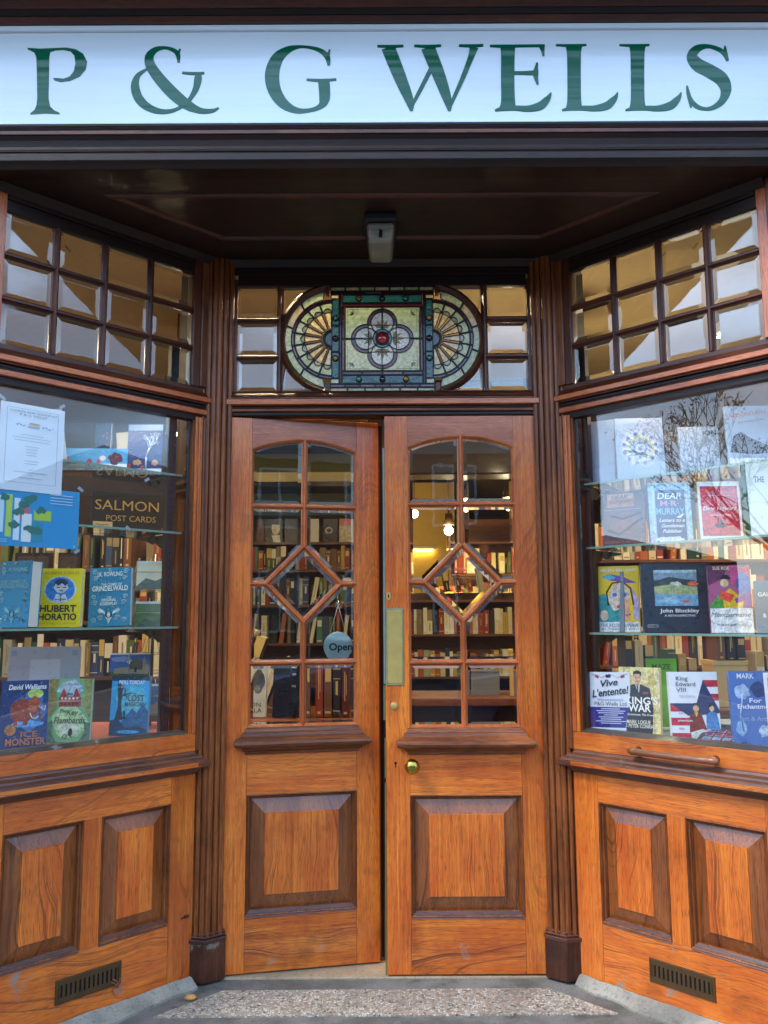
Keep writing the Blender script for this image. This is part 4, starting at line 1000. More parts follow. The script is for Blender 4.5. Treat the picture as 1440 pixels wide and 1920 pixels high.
def onplate(s, u0, u1, z0, z1, col, name, label, cat, texts=(), shapes=(), wd=-.034, t=.0012, roll=0.):
    x, y = bay_xy(s, (u0+u1)/2, wd)
    return cover(x, y, z0, abs(u1-u0), z1-z0, t, 45 if s < 0 else -45, 0, col, label, texts, shapes, None, None, cat, name, False, roll, .6)
nt = [('STORIES AND SONGS AT', .5, .90, .022, .74, '8A8A9A'), ('P & G WELLS', .5, .865, .022, .42, '8A8A9A')]
for i, ww in enumerate((.5, .62, .58, .0, .22, .2, .2, .24, .0, .28, .22, .0, .55, .12, .6)):
    if ww: nt.append(('x'*int(30*ww), .5, .64-.034*i*.9, .009, ww, 'A9ABB4', {'b': 0.}))
nt = nt[:2]
lines = [('B4B8C0', rect(.5-ww/2, .5+ww/2, .645-.033*i, .651-.033*i)) for i, ww in enumerate((.36, .60, .56, 0, .22, .18, .16, .16, 0, .22, .20, 0, .06, .52, .04, .36)) if ww]
fr = [('8E97B4', rect(.10, .90, .095, .098)), ('8E97B4', rect(.10, .90, .945, .948)), ('8E97B4', rect(.10, .106, .095, .948)), ('8E97B4', rect(.894, .90, .095, .948))]
stack = [('7E9AC4', rect(.42, .60, .735, .75)), ('D8C27A', rect(.44, .61, .753, .77)), ('C98A7A', [(.42, .773), (.58, .773), (.62, .79), (.46, .795)]), ('6A7690', ('line', .003, [(.24+.04*i, .76+.012*math.sin(i*1.7)) for i in range(5)])),
         ('6A7690', ('line', .003, [(.64+.04*i, .755+.014*math.sin(i*1.5)) for i in range(5)]))]
stack += [('6A7690', ell(.26+.05*i, .75+.01*(i % 2), .009, .007, 8)) for i in range(3)]+[('6A7690', ell(.66+.05*i, .75+.012*(i % 2), .009, .007, 8)) for i in range(4)]
onplate(-1, .742, .538, 1.636, 1.916, 'E8ECEF', 'notice', 'white printed notice with a thin border taped inside the left window', 'notice', nt, fr+lines+stack)
q = random.Random(5)
bl_sh = [('E8E07A', rect(.06, .10, .25, .9)), ('D8EEF4', rect(.12, .22, .22, .82)), ('C8DC5A', rect(.24, .30, .15, .85)), ('EAF4F8', rect(.32, .38, .10, .80)), ('D86A78', rect(.38, .47, .45, .68)), ('F0F4EE', rect(.40, .50, .08, .55)), ('B8D448', rect(.52, .70, .45, .62)), ('2A96A8', rect(.50, .62, .1, .42))]
bl_sh += [('2E7E6E', blob(q.uniform(.06, .62), q.uniform(.2, .85), .05, .06, 20+i, 9, .5)) for i in range(12)]
bl_sh += [('D8ECF4', rect(.68, .92, .90-.05*i, .912-.05*i)) for i in range(4)]+[('D8ECF4', rect(.03, .26, .10-.035*i, .108-.035*i)) for i in range(2)]
onplate(-1, .782, .474, 1.462, 1.652, '1F9CD0', 'poster', 'bright blue landscape poster taped below the white notice', 'poster', [('f', .955, .02, .04, .012, 'FFFFFF')], bl_sh, -.0375)
for k, (u, z) in enumerate(((.738, 1.925), (.548, 1.93), (.474, 1.662), (.478, 1.456), (.30, 1.545), (.235, 1.722))):
    x, y = bay_xy(-1, u, -.0325); o = MB().box(-.010, .010, 0, .0006, -.005, .005).mk('sticky_tape', paint('9AA4B0', .3)); o.location = (x, y, z); o.rotation_euler = (0, R(35*(-1)**k), R(45))
    tag(o, 'small piece of clear sticky tape %s' % ['by the top left corner of the white notice', 'by the top right corner of the white notice', 'at the top corner of the blue poster', 'at the bottom corner of the blue poster', 'on the middle glass shelf of the left window', 'hanging under the top glass shelf of the left window'][k], 'tape')
# shelf 1
def tree_lines(cx, z0, h, c, seed, depth=4, spread=.5, w0=.012):
    q = random.Random(seed); out = []
    def go(x, z, a, l, d, w):
        x2, z2 = x+l*math.cos(a), z+l*math.sin(a)*.75
        out.append((c, ('line', w, [(x, z), (x2, z2)])))
        if d:
            for _ in range(3 if d > 1 else 2): go(x2, z2, a+q.uniform(-spread, spread)*1.5, l*q.uniform(.62, .8), d-1, w*.65)
    go(cx, z0, PI/2, h, depth, w0); return out
cover(-.885, -.034, 1.763, .128, .192, .006, 2, 3, '34467E', 'navy winter card pack with a white bare tree over two deer', [('SNOWY GREETINGS', .4, .91, .03, .5, 'DDE8F4')] and [],
      [('8FB4DA', rect(0, 1, .88, 1)), ('E8EEF4', rect(0, 1, 0, .12)), ('C9A070', blob(.30, .24, .12, .06, 3)), ('C9A070', blob(.80, .24, .10, .06, 4)), ('C05030', ell(.08, .17, .04, .05)), ('C05030', ell(.45, .14, .05, .04))]
      +tree_lines(.55, .1, .34, 'DCE6F2', 4, 4, .55, .03)+dots('F0F4F8', 30, 8, .05, .95, .3, .88), cat='card pack', name='card_pack', pages=False)
cover(-.955, -.03, 1.763, .05, .165, .004, 2, 4, 'D8C890', 'narrow cream card standing behind the navy winter card pack', [], [('B0A070', rect(.1, .9, .55, .58))], cat='card', name='card', pages=False, roll=-6)
cover(-1.035, -.13, 1.763, .23, .082, .005, 3, 6, '4AA4D4', 'wide blue snow scene card with a dark red figure on the top left shelf', [],
      [('E6EEF2', rect(0, 1, 0, .3)), ('5A2438', blob(.82, .55, .11, .28, 9)), ('A83A4A', ell(.42, .38, .04, .16)), ('E8DCD8', ell(.62, .55, .05, .12)), ('C8505A', ell(.56, .42, .03, .1)), ('CC6070', ell(.08, .45, .03, .2))]+dots('F4F8FA', 24, 3, .02, .98, .3, .95, .006, 1.6)+dots('C04858', 10, 6, .02, .98, .1, .5, .008, 2.), cat='card', name='greeting_card', pages=False)
cover(-1.14, -.20, 1.763, .07, .21, .004, 12, 3, '9CAAB8', 'tall grey folded card leaning behind the blue snow scene', [], dots('B8485A', 9, 14, .1, .9, .05, .9, .03, .5), cat='card', name='folded_card', pages=False, roll=-8)
cover(-1.05, -.02, 1.763, .07, .20, .012, -20, 2, '2E4A5E', 'dark teal boxed card set with orange flecks on the top left shelf', [], dots('C05A38', 16, 15, .1, .9, .05, .8, .06, .5), cat='card pack', name='card_box')
# postcards sign
x, y = -1.03, .245
sg = cover(x, y, 1.555, .275, .185, .012, 26, 0, '1C1714', 'black hanging sign lettered in gold capitals behind the left window glass', [('SALMON', .50, .60, .22, .90, 'B89A5E', {'b': .0}), ('POST CARDS', .56, .36, .13, .70, 'B89A5E', {'b': .0})],
      [('C9B078', rect(.03, .30, .10, .34)), ('3A2C1C', ('line', .003, [(.06, .27), (.1, .29), (.14, .26), (.2, .28), (.25, .27)])), ('3A2C1C', ('line', .003, [(.08, .17), (.12, .2), (.16, .16), (.22, .19)]))], cat='sign', name='postcard_sign', pages=False, gloss=.6)
# shelf 3
TE = '1C6E8C'
def scroll_cover(seed, c='CFE6E6'):
    out = []
    for k, (cx, cz, r) in enumerate(((.12, .93, .07), (.88, .93, .07), (.15, .82, .06), (.85, .82, .06), (.12, .50, .06), (.88, .50, .06), (.15, .40, .07), (.85, .40, .07), (.14, .1, .07), (.86, .1, .07), (.3, .14, .07), (.7, .14, .07), (.5, .95, .05), (.3, .25, .06), (.7, .25, .06))):
        out.append(swirl(c if k % 2 else '9CC4CC', cx, cz, r, 1.8, 1 if k % 2 else -1, .009))
    out += [(c, [(.5, .04), (.40, .20), (.5, .15), (.60, .20)]), (c, [(.22, .27), (.42, .20), (.40, .25), (.28, .31)]), (c, [(.78, .27), (.58, .20), (.60, .25), (.72, .31)]), ('123A52', ell(.5, .20, .09, .06)), (c, ell(.5, .20, .04, .05))]
    return out+dots(c, 26, seed, .05, .95, .05, .97, .010)
cover(-1.192, -.372, 1.209, .140, .214, .045, -24, 2, TE, 'teal scrollwork hardback cut by the picture edge beside the yellow book', [('THE CRIMES OF', .5, .66, .05, .8, '7FB0B4'), ('GRINDELWALD', .5, .59, .07, .95, '7FB0B4'), ('J.K. ROWLING', .5, .84, .06, .8, '8FBCBE')], [(c if c != 'CFE6E6' else '5E9CA8', p) for c, p in scroll_cover(2)])
cover(-1.088, -.262, 1.209, .146, .196, .028, 2, 3, 'F2D90A', 'bright yellow hardback with a blue oval on the lowest glass shelf of the left window',
      [('LAUREN CHILD', .5, .90, .05, .84, 'D07A28', {'b': 0.}), ('HUBERT', .49, .26, .115, .82, '2A2420', {'b': .03}), ('HORATIO', .49, .12, .11, .86, '2A2420', {'b': .03}), ('HOW TO RAISE YOUR GROWN-UPS', .5, .045, .035, .82, 'D8963A', {'b': 0.})],
      [('DCE8EC', ell(.51, .635, .375, .235)), ('2C7CC8', ell(.51, .635, .335, .215)), ('2A3450', ell(.53, .71, .165, .115)), ('E8EEF0', [(.36, .66), (.40, .74), (.47, .70), (.54, .745), (.62, .70), (.67, .735), (.70, .66), (.60, .585), (.53, .57), (.45, .585)]), ('2A3450', ('line', .012, [(.43, .675), (.50, .672)])), ('2A3450', ('line', .012, [(.57, .672), (.64, .675)])), ('2A3450', ('line', .010, [(.50, .62), (.57, .62)])), ('E8EEF0', [(.36, .42), (.70, .42), (.64, .56), (.57, .555), (.53, .50), (.49, .555), (.42, .56)]), ('2A3450', ('line', .010, [(.53, .5), (.53, .43)])), ('2A3450', ('line', .008, [(.40, .47), (.66, .47)]))])
cover(-.967, -.116, 1.209, .150, .208, .028, -4, 5, TE, 'teal hardback with pale scrollwork standing right of the yellow book',
      [('J.K. ROWLING', .5, .85, .075, .62, 'E8ECE4', {'b': .02}), ('THE CRIMES OF', .55, .685, .045, .50, 'E8ECE4'), ('GRINDELWALD', .52, .60, .085, .86, 'EFF1E8', {'b': .02}), ('THE', .5, .475, .03, .12, 'E8ECE4'), ('ORIGINAL', .5, .42, .05, .36, 'E8ECE4', {'b': .02}), ('SCREENPLAY', .5, .355, .05, .42, 'E8ECE4', {'b': .02})], scroll_cover(6), roll=-2)
# bed
cover(-1.154, -.331, .825, .140, .214, .032, 24, 3, '16305E', 'night blue hardback with an orange brown mammoth and spine showing, on the red bed',
      [('David Walliams', .55, .87, .075, .80, 'F0F0EC', {'b': .02, 'sh': .2}), ('THE', .5, .22, .04, .14, 'A8663A'), ('ICE', .62, .175, .085, .36, 'A8663A', {'b': .02}), ('MONSTER', .55, .06, .10, .84, 'B46E40', {'b': .02})],
      [('2A64A4', blob(.6, .55, .36, .28, 2, 16, .12)), ('5A9ACA', blob(.55, .36, .38, .05, 12)), ('B8D86A', ell(.72, .80, .17, .07)), ('8A3A20', blob(.46, .56, .28, .18, 5, 16, .12)), ('A8502A', blob(.70, .64, .14, .13, 7)), ('8A3A20', rect(.28, .36, .34, .5)), ('8A3A20', rect(.48, .57, .34, .5)), ('6E2C1A', [(.74, .62), (.84, .58), (.88, .42), (.82, .40), (.80, .52)]),
       ('E8DCA8', ('line', .012, [(.62, .52), (.66, .45), (.74, .43), (.80, .47)])), ('E8DCA8', ('line', .012, [(.84, .60), (.92, .55), (.95, .62)])), ('7A3020', ('line', .014, [(.5, .76), (.46, .82), (.52, .85)])), ('9A6A3A', ell(.22, .28, .12, .08))]+dots('D8E4F0', 60, 3, .04, .96, .12, .97, .007), spine='12284E')
cover(-1.062, -.196, .825, .140, .208, .028, 4, 3, '6A9A68', 'green storybook hardback with a red house between mossy tree trunks',
      [('Linda Newbery', .5, .90, .045, .5, 'C87A9A', {'sh': .2, 'b': 0.}), ('The', .36, .47, .06, .18, '3E4E2A', {'sh': .2}), ('Key', .58, .43, .09, .28, '3E4E2A', {'sh': .2}), ('to', .78, .43, .05, .08, '3E4E2A', {'sh': .2}), ('Flambards', .52, .30, .10, .74, '3E4E2A', {'sh': .2})],
      [('BCD8E0', blob(.5, .86, .32, .12, 4)), ('B8DCA0', blob(.5, .32, .40, .26, 6)), ('DCECC8', blob(.5, .22, .3, .12, 8)), ('A8383A', rect(.24, .76, .56, .72)), ('A8383A', [(.26, .72), (.30, .80), (.34, .86), (.38, .80), (.42, .72)]), ('A8383A', [(.56, .72), (.60, .80), (.64, .86), (.68, .80), (.74, .72)]), ('E8E0D0', rect(.24, .76, .645, .655)), ('5E7A86', rect(.42, .56, .74, .78))]
      +[('E8E8DC', rect(.28+.09*i, .33+.09*i, .675, .71)) for i in range(5)]+[('33281E', rect(.28+.09*i, .33+.09*i, .585, .63)) for i in range(5)]
      +[('8A7A42', [(0, 1), (.22, 1), (.14, .8), (.2, .6), (.08, .45), (0, .4)]), ('8A8A4A', [(1, 1), (.80, 1), (.88, .8), (.82, .6), (.95, .4), (1, .4)]), ('4E6E5A', [(0, .3), (.12, .36), (.1, .15), (.22, 0), (0, 0)]), ('4E6E5A', [(1, .3), (.86, .32), (.88, .15), (.74, 0), (1, 0)]), ('1E241A', ell(.55, .16, .05, .06)), ('1E241A', ('line', .012, [(.55, .2), (.5, .12), (.58, .08)])), ('1E241A', ('line', .008, ell(.42, .09, .05, .035, 12)))], spine='B0503A')
cover(-.909, -.043, .825, .138, .206, .022, -3, 5, '1F8CBE', 'blue paperback with a black gnarled tree silhouette, rightmost on the red bed',
      [('PIERS TORDAY', .55, .86, .07, .68, 'E8F2F4', {'b': .01}), ('THE', .62, .68, .035, .1, '203A4A'), ('LOST', .68, .58, .10, .42, '1E3848', {'b': .01}), ('MAGICIAN', .66, .49, .07, .54, '1E3848', {'b': .01})],
      [('4CC0E0', blob(.55, .60, .42, .26, 3, 16, .1)), ('8ADCEC', blob(.6, .55, .2, .14, 5)), ('1A5A86', [(.4, .3), (.58, .45), (.70, .38), (.85, .52), (1, .4), (1, 0), (0, 0), (.3, .2)]), ('123A5A', [(0, .25), (.2, .28), (.45, .12), (.7, .16), (1, .1), (1, 0), (0, 0)]), ('3A9AC8', ell(.5, .06, .3, .03)), ('10283E', [(.12, .25), (.2, .5), (.16, .8), (.3, .8), (.28, .5), (.34, .26)]), ('10283E', rect(0, 1, .92, 1))]
      +[(c, p) for c, p in tree_lines(.22, .5, .2, '10283E', 9, 3, .9, .03)]+[('10283E', ell(.38, .38, .03, .04)), ('10283E', [(.34, .28), (.42, .28), (.39, .38)])]+dots('E8F4F8', 12, 7, .1, .9, .8, .98))
cover(-1.183, -.13, .825, .238, .315, .006, 10, 4, '9A9AA0', 'back of a plain grey white card propped behind the mammoth book', [], [('AFAFB4', rect(.30, .72, .50, .86)), ('868890', rect(.03, .11, .90, .96)), ('868890', rect(.88, .96, .90, .96))], cat='card', name='backing_card', pages=False)
# portraits in dark frames far inside the left window
for k, (x0, x1) in enumerate(((22, 98), (104, 150))):
    a, b = A(x0, 1160, .9), A(x1, 1022, .9)
    cover((a[0]+b[0])/2, .9, 1.22, b[0]-a[0], .33, .02, 0, 0, '2A1E16', 'dark framed old portrait print %s' % ['nearest the left picture edge', 'beside the gilt strip behind the yellow book'][k], [], [('4A3A2C', rect(.08, .92, .05, .95)), ('7A5E44', ell(.5, .68, .14, .12)), ('5E4634', blob(.5, .30, .3, .24, 3))], cat='framed print', name='framed_print', pages=False)
# spinner rack of postcards
rk = empty('postcard_rack', (-.90, .20, .826), R(10)); tag(rk, 'wire postcard spinner rack standing in the left window', 'postcard rack')
WIRE = paint('8E8A84', .35, .5, .9)
MB().tube([(0, 0, 0), (0, 0, .66)], .006, 8).mk('post', WIRE, rk)
for lv in range(4):
    for f in range(4):
        ang = PI/2*f; mb = MB(); zb = .05+.155*lv
        def P3(x, y, z): c_, s_ = math.cos(ang), math.sin(ang); return (x*c_-y*s_, x*s_+y*c_, z)
        mb.tube([P3(-.075, -.09, zb+.07), P3(-.075, -.09, zb), P3(.075, -.09, zb), P3(.075, -.09, zb+.07), P3(-.075, -.09, zb+.07)], .0017, 5)
        for xx in (-.06, .06): mb.tube([P3(xx, -.09, zb), P3(xx, -.05, zb), P3(xx, -.02, zb+.13)], .0015, 5)
        mb.mk('wire_pocket', WIRE, rk)
        if f in (0, 1, 3):
            c = [['3A5A8A', '9A8E78', '5E7A4A', 'D8D4C4'], ['C8BCA0', '6E5A4A', 'A8A494', '7A8A9A'], ['2A2A2C', '8A8478', 'C4BEAE', '5E6A5A'], ['B8B09A', '4A4E56', '8E9A86', 'A89A80']][f][lv]
            p = P3(0, -.084, zb+.004); pw = random.Random(lv*7+f)
            if (lv, f) == (1, 0): continue
            a_ = bpy.data.objects  # postcards rest in their pockets
            wx = Matrix.Rotation(R(10), 3, 'Z') @ Vector(p)
            sh = [(random.Random(lv+f*3).choice(['4A5A4A', '8A7A5E', 'B0A488']), [(0, .1), (.3, .4), (.6, .3), (1, .5), (1, 0), (0, 0)]), ('DADFE2', rect(0, 1, .92, 1))]
            cover(-.90+wx.x, .20+wx.y, .826+p[2], .118, .112, .004, 10+math.degrees(ang), 12, c, ['grey and buff', 'pale stone', 'mossy', 'dusky'][lv]+' view postcard in the %s pocket of the wire rack' % ['street-facing', 'right-hand side', '', 'left-hand side'][f], [], sh, 'postcards in the wire rack', None, 'postcard', 'postcard', False)
cover(-.955, .10, 1.018, .148, .088, .003, 4, 6, '3F66A8', 'blue sky postcard of a gabled stone church in the front of the wire rack', [], [('7E96C0', blob(.3, .75, .25, .12, 3)), ('C8D0DC', blob(.55, .62, .14, .08, 5)), ('4A5A34', rect(0, 1, 0, .22)), ('9A8E74', [(.12, .15), (.12, .38), (.5, .42), (.5, .62), (.66, .85), (.82, .62), (.86, .9), (.9, .6), (.98, .5), (.98, .12)]), ('5E564A', [(.66, .85), (.82, .62), (.82, .3), (.5, .34), (.5, .62)]), ('2E2A26', rect(.62, .68, .2, .4)), ('DADADA', rect(0, 1, .94, 1))], cat='postcard', name='church_postcard', pages=False)

# bookshelves seen through the left window
rC = random.Random(21)
cC = bookcase(-2.9, -1.15, 1.35, [.30, .62, .93, 1.22, 1.50], 1.74, CASE, 'low wooden bookcase of mixed spines behind the postcard rack')
for i, z in enumerate((.62, .93, 1.22, 1.50)):
    if i == 0: continue
    fill_row(-2.30, -1.17, 1.37, z, .235, rC, 'on the %s shelf of the case behind the left window' % ['second', 'third', 'fourth', 'top'][i], 'books on the %s shelf behind the left window' % ['second', 'third', 'fourth', 'top'][i], .92)
pn = MB().box(-2.4, -1.2, 1.9, 1.95, 0, 2.1).mk('wood_screen', W['blkZ']); tag(pn, 'dark brown wooden screen behind the hanging black sign', 'screen')

# ---- right window ----------------------------------------------------------
Y0 = -30
cover(.925, -.135, 1.724, .168, .226, .012, -6, 6, '93A4BC', 'pale blue book with a round floral rosette on the top shelf of the right window',
      [('VICEROYS', .5, .88, .055, .62, '8FA0B4', {'b': 0.}), ('CHRISTOPHER LEE', .5, .04, .03, .6, '8FA0B4', {'b': 0.})],
      [('A9B8D4', ell(.5, .49, .46, .33)), ('C2CEDE', ell(.5, .49, .40, .29))]+[('D4D8BE', ell(.5+.28*math.cos(a), .49+.20*math.sin(a), .06, .045, 8)) for a in [2*PI*i/14 for i in range(14)]]
      +[('6E84B8', ell(.5+.34*math.cos(a), .49+.245*math.sin(a), .04, .03, 8)) for a in [2*PI*(i+.5)/12 for i in range(12)]]+[('8CB0A0', ell(.5+.20*math.cos(a), .49+.145*math.sin(a), .03, .022, 8)) for a in [2*PI*(i+.5)/10 for i in range(10)]]+[('7E90C0', ell(.5, .49, .14, .10)), ('D0D6E2', ell(.5, .49, .105, .075)), ('9AA8CC', ell(.5, .49, .05, .036))])
cover(.80, -.02, 1.724, .12, .24, .01, -30, 4, '7E8EA4', 'plain pale blue backing card left of the rosette book', cat='card', name='backing_card', pages=False)
cover(1.112, -.204, 1.724, .136, .175, .012, -4, 6, 'A3B2C4', 'pale book with two lines of thin italic writing, middle of the top right shelf',
      [('ION', .78, .82, .10, .34, '5A6270'), ('The Rise and Fall', .5, .24, .045, .64, '7A8898', {'sh': .3, 'b': 0.}), ('Making of the Nation', .52, .15, .045, .8, '7A8898', {'sh': .3, 'b': 0.})], [('B4C4D4', rect(0, 1, .9, 1))])
cover(1.238, -.325, 1.724, .15, .22, .02, -2, 6, '86A0BA', 'pale blue book with a dark mountain at the right edge of the top shelf',
      [('MOUNTAIN', .5, .84, .06, .8, 'B06058', {'rot': -8}), ('the untold story', .55, .74, .035, .6, '50708C', {'rot': -8})], [('2E3440', [(.02, .25), (.12, .5), (.3, .58), (.5, .48), (.75, .40), (1, .30), (1, .24), (.5, .22)]), ('E0E8EE', rect(0, 1, 0, .16)), ('6A8AB0', rect(.15, .25, .03, .07))])
cover(.872, -.060, 1.487, .150, .205, .014, -32, 8, '4A1A1E', 'dark red paperback with an orange title panel, leftmost on the right window middle shelf',
      [('DEAR', .40, .87, .07, .40, '7A2A1E'), ('BUSKER', .42, .78, .07, .52, '7A2A1E'), ('MARVIN B. NAYLOR', .5, .05, .05, .88, 'C86A3A')],
      [('B8683E', rect(.08, .74, .72, .97)), ('D89A6A', rect(.10, .72, .86, .955)), ('6E2426', blob(.55, .42, .4, .22, 3)), ('381418', ('line', .03, [(.1, .3), (.4, .22), (.95, .5)])), ('381418', ('line', .03, [(.2, .55), (.5, .5), (.9, .6)])), ('8A3430', ell(.5, .42, .12, .10)), ('C8A0A0', rect(.0, .9, .665, .672))], spine='2A1214')
cover(1.004, -.184, 1.487, .145, .214, .026, -4, 4, '2A3F6A', 'navy paperback with big white and pink hand lettering and a pale blue border',
      [('DEAR', .5, .73, .10, .58, 'F0F2F4', {'b': .02, 'sh': .15}), ('M·R·', .49, .61, .09, .44, 'D8A0B4', {'b': .02}), ('MURRAY', .5, .47, .11, .66, '8CC8DC', {'b': .01}), ('Letters to a', .52, .345, .06, .60, 'F0F2F4', {'sh': .35}), ('Gentleman', .54, .255, .06, .54, 'F0F2F4', {'sh': .35}), ('Publisher', .52, .165, .06, .46, 'F0F2F4', {'sh': .35})],
      [('A9CCE4', rect(.0, .16, 0, 1)), ('A9CCE4', rect(.86, 1, 0, 1)), ('8ABCDC', rect(.16, .86, .88, 1)), ('E4EEF4', rect(.10, .12, 0, 1)), ('E4EEF4', rect(.90, .92, 0, 1)), ('E4EEF4', ('line', .008, [(.2, .9), (.5, .98), (.8, .9)])), ('E4EEF4', ('line', .008, [(.2, .98), (.5, .9), (.8, .98)])), ('F2F4F4', blob(.5, .05, .34, .06, 4, 18, .3)), ('C890B4', rect(.02, .10, .03, .09)), ('C890B4', rect(.9, .98, .03, .09)), ('F2F4F4', [(.62, .42), (.74, .46), (.84, .49), (.74, .41)])])
cover(1.128, -.305, 1.487, .140, .198, .020, -3, 4, 'DCE0E6', 'red book with a white border and small black cat in the right window',
      [('Dear Howard', .5, .50, .07, .80, 'F4ECEC', {'sh': .3, 'b': .005}), ('DAVID BATTERIE', .5, .40, .03, .5, 'E8B0B4')],
      [('C03848', rect(.06, .94, .06, .92)), ('3A1420', blob(.50, .24, .13, .05, 3)), ('3A1420', [(.46, .25), (.48, .33), (.50, .37), (.53, .32), (.56, .25)])]+[('D87880', rect(.14, .86, .81-.03*i, .817-.03*i)) for i in range(3)]+[('D86A74', rect(.2, .8, .12, .126))], spine='B0883E')
cover(1.235, -.41, 1.487, .12, .245, .03, 6, 3, 'D4DCDA', 'tall white book with a green spine cut by the right picture edge', [('THE', .35, .72, .08, .3, '3A5A7A')], [('B4C0BE', rect(.1, .9, .45, .455))], spine='1E5A3A')
cover(.852, -.035, 1.179, .142, .238, .030, -22, 3, 'C8A818', 'yellow hardback painted with a long haired woman on the lowest shelf of the right window',
      [('HELEN BELLANY', .5, .915, .045, .9, 'F4F0E8'), ('THE RESTLESS WAVE', .5, .075, .05, .94, '2E3A4A', {'b': .0}), ('MY TWO LIVES WITH', .5, .03, .022, .9, '4A5A6A')],
      [('2E8A8A', [(0, .55), (.15, .58), (.3, .5), (.5, .38), (.6, .15), (0, .15)]), ('6A4A9A', [(.1, .84), (.3, .88), (.6, .84), (.95, .74), (.7, .74), (.3, .78)]), ('4AA8C0', [(.1, .83), (.3, .87), (.45, .82), (.3, .79)]), ('E8D0B8', blob(.52, .52, .27, .24, 4, 16, .08)), ('6A3A2E', ('line', .02, [(.24, .40), (.20, .6), (.34, .74), (.6, .76), (.8, .66), (.86, .4)])), ('B4A8D8', [(.80, .7), (.98, .5), (.98, .17), (.86, .2), (.84, .5)]), ('3A6AB8', ell(.40, .56, .06, .03)), ('3A6AB8', ell(.64, .56, .06, .03)), ('C83A3A', ell(.50, .38, .06, .025)),
       ('E0A088', [(.6, .5), (.74, .48), (.76, .18), (.58, .18), (.64, .34)]), ('2E8A8A', [(.3, .30), (.5, .34), (.54, .17), (.2, .17)]), ('E4C8B0', ell(.13, .25, .10, .08)), ('ECEEF0', rect(0, 1, 0, .15)), ('5E7AC0', ('line', .012, [(.6, .27), (.7, .25), (.78, .27)]))])
cover(.80, .0, 1.179, .16, .22, .008, -36, 4, '6E7C84', 'grey backing board behind the yellow painted hardback', cat='board', name='backing_board', pages=False)
cover(1.018, -.170, 1.179, .235, .240, .028, -5, 4, '2A323E', 'large dark slate art book with a small landscape painting on its cover',
      [('John Blockley', .52, .285, .055, .56, 'F0F0F0', {'b': .01}), ('A RETROSPECTIVE', .52, .225, .03, .44, 'D8DCE0')],
      [('7A94A8', rect(.18, .80, .38, .90)), ('3E4A4A', [(.18, .74), (.4, .80), (.8, .74), (.8, .66), (.18, .66)]), ('9AA87A', [(.18, .66), (.5, .70), (.8, .64), (.8, .54), (.18, .56)]), ('D86A4A', blob(.74, .70, .07, .04, 2)), ('D8DCD4', blob(.5, .70, .08, .03, 3)), ('6E9AB8', rect(.18, .80, .38, .54)), ('8AB0C4', blob(.4, .46, .16, .05, 4)), ('B0584A', blob(.62, .44, .05, .02, 5)), ('A8C0CE', rect(.18, .80, .86, .90)), ('C8CCD0', rect(.05, .20, .075, .08)), ('C8CCD0', rect(.05, .20, .105, .11)), ('C8CCD0', rect(.05, .055, .075, .11)), ('C8CCD0', rect(.195, .20, .075, .11))])
cover(1.150, -.292, 1.179, .132, .225, .022, -12, 4, '8A4A6A', 'paperback of bright patchwork shapes above a white script title panel',
      [('SUE ROE', .32, .93, .05, .40, 'E8D0A0'), ('In', .08, .31, .05, .06, '6A6A6E', {'sh': .3, 'b': 0.}), ('Montparnasse', .48, .235, .07, .94, '5A5A5E', {'sh': .35, 'b': 0.}), ('FROM DUCHAMP TO DALI', .5, .10, .035, .7, '6A6A6E')],
      [('5A2A4A', [(0, 1), (.5, 1), (.35, .8), (0, .7)]), ('C8A82A', [(.2, .5), (.5, .66), (.7, .55), (.6, .36), (.3, .36)]), ('4A8A3A', [(.0, .4), (.3, .6), (.35, .36), (0, .36)]), ('D84A3A', [(.3, .62), (.6, .56), (.5, .44), (.25, .5)]), ('E8C8A0', ell(.38, .73, .1, .06)), ('1E1A22', [(.28, .8), (.36, .86), (.48, .85), (.54, .79)]), ('3A5AA0', [(.6, .8), (.95, .95), (1, .6), (.75, .55)]), ('7A3A8A', [(.6, .5), (1, .58), (1, .36), (.65, .36)]), ('D8B84A', [(.55, .42), (.8, .46), (.78, .36), (.55, .36)]), ('C83A5A', [(.75, .95), (1, 1), (1, .8)]), ('B84A7A', [(.5, .98), (.7, 1), (.68, .75), (.55, .7)]), ('E6E8E8', rect(0, 1, 0, .36))])
cover(1.232, -.41, 1.179, .10, .17, .02, -20, 10, '1E4A5E', 'dark teal book leaning at the right end of the lowest glass shelf', [('GAUGUIN', .5, .7, .08, .8, 'D8DCD8'), ('& CO', .4, .3, .08, .4, 'D8DCD8')])
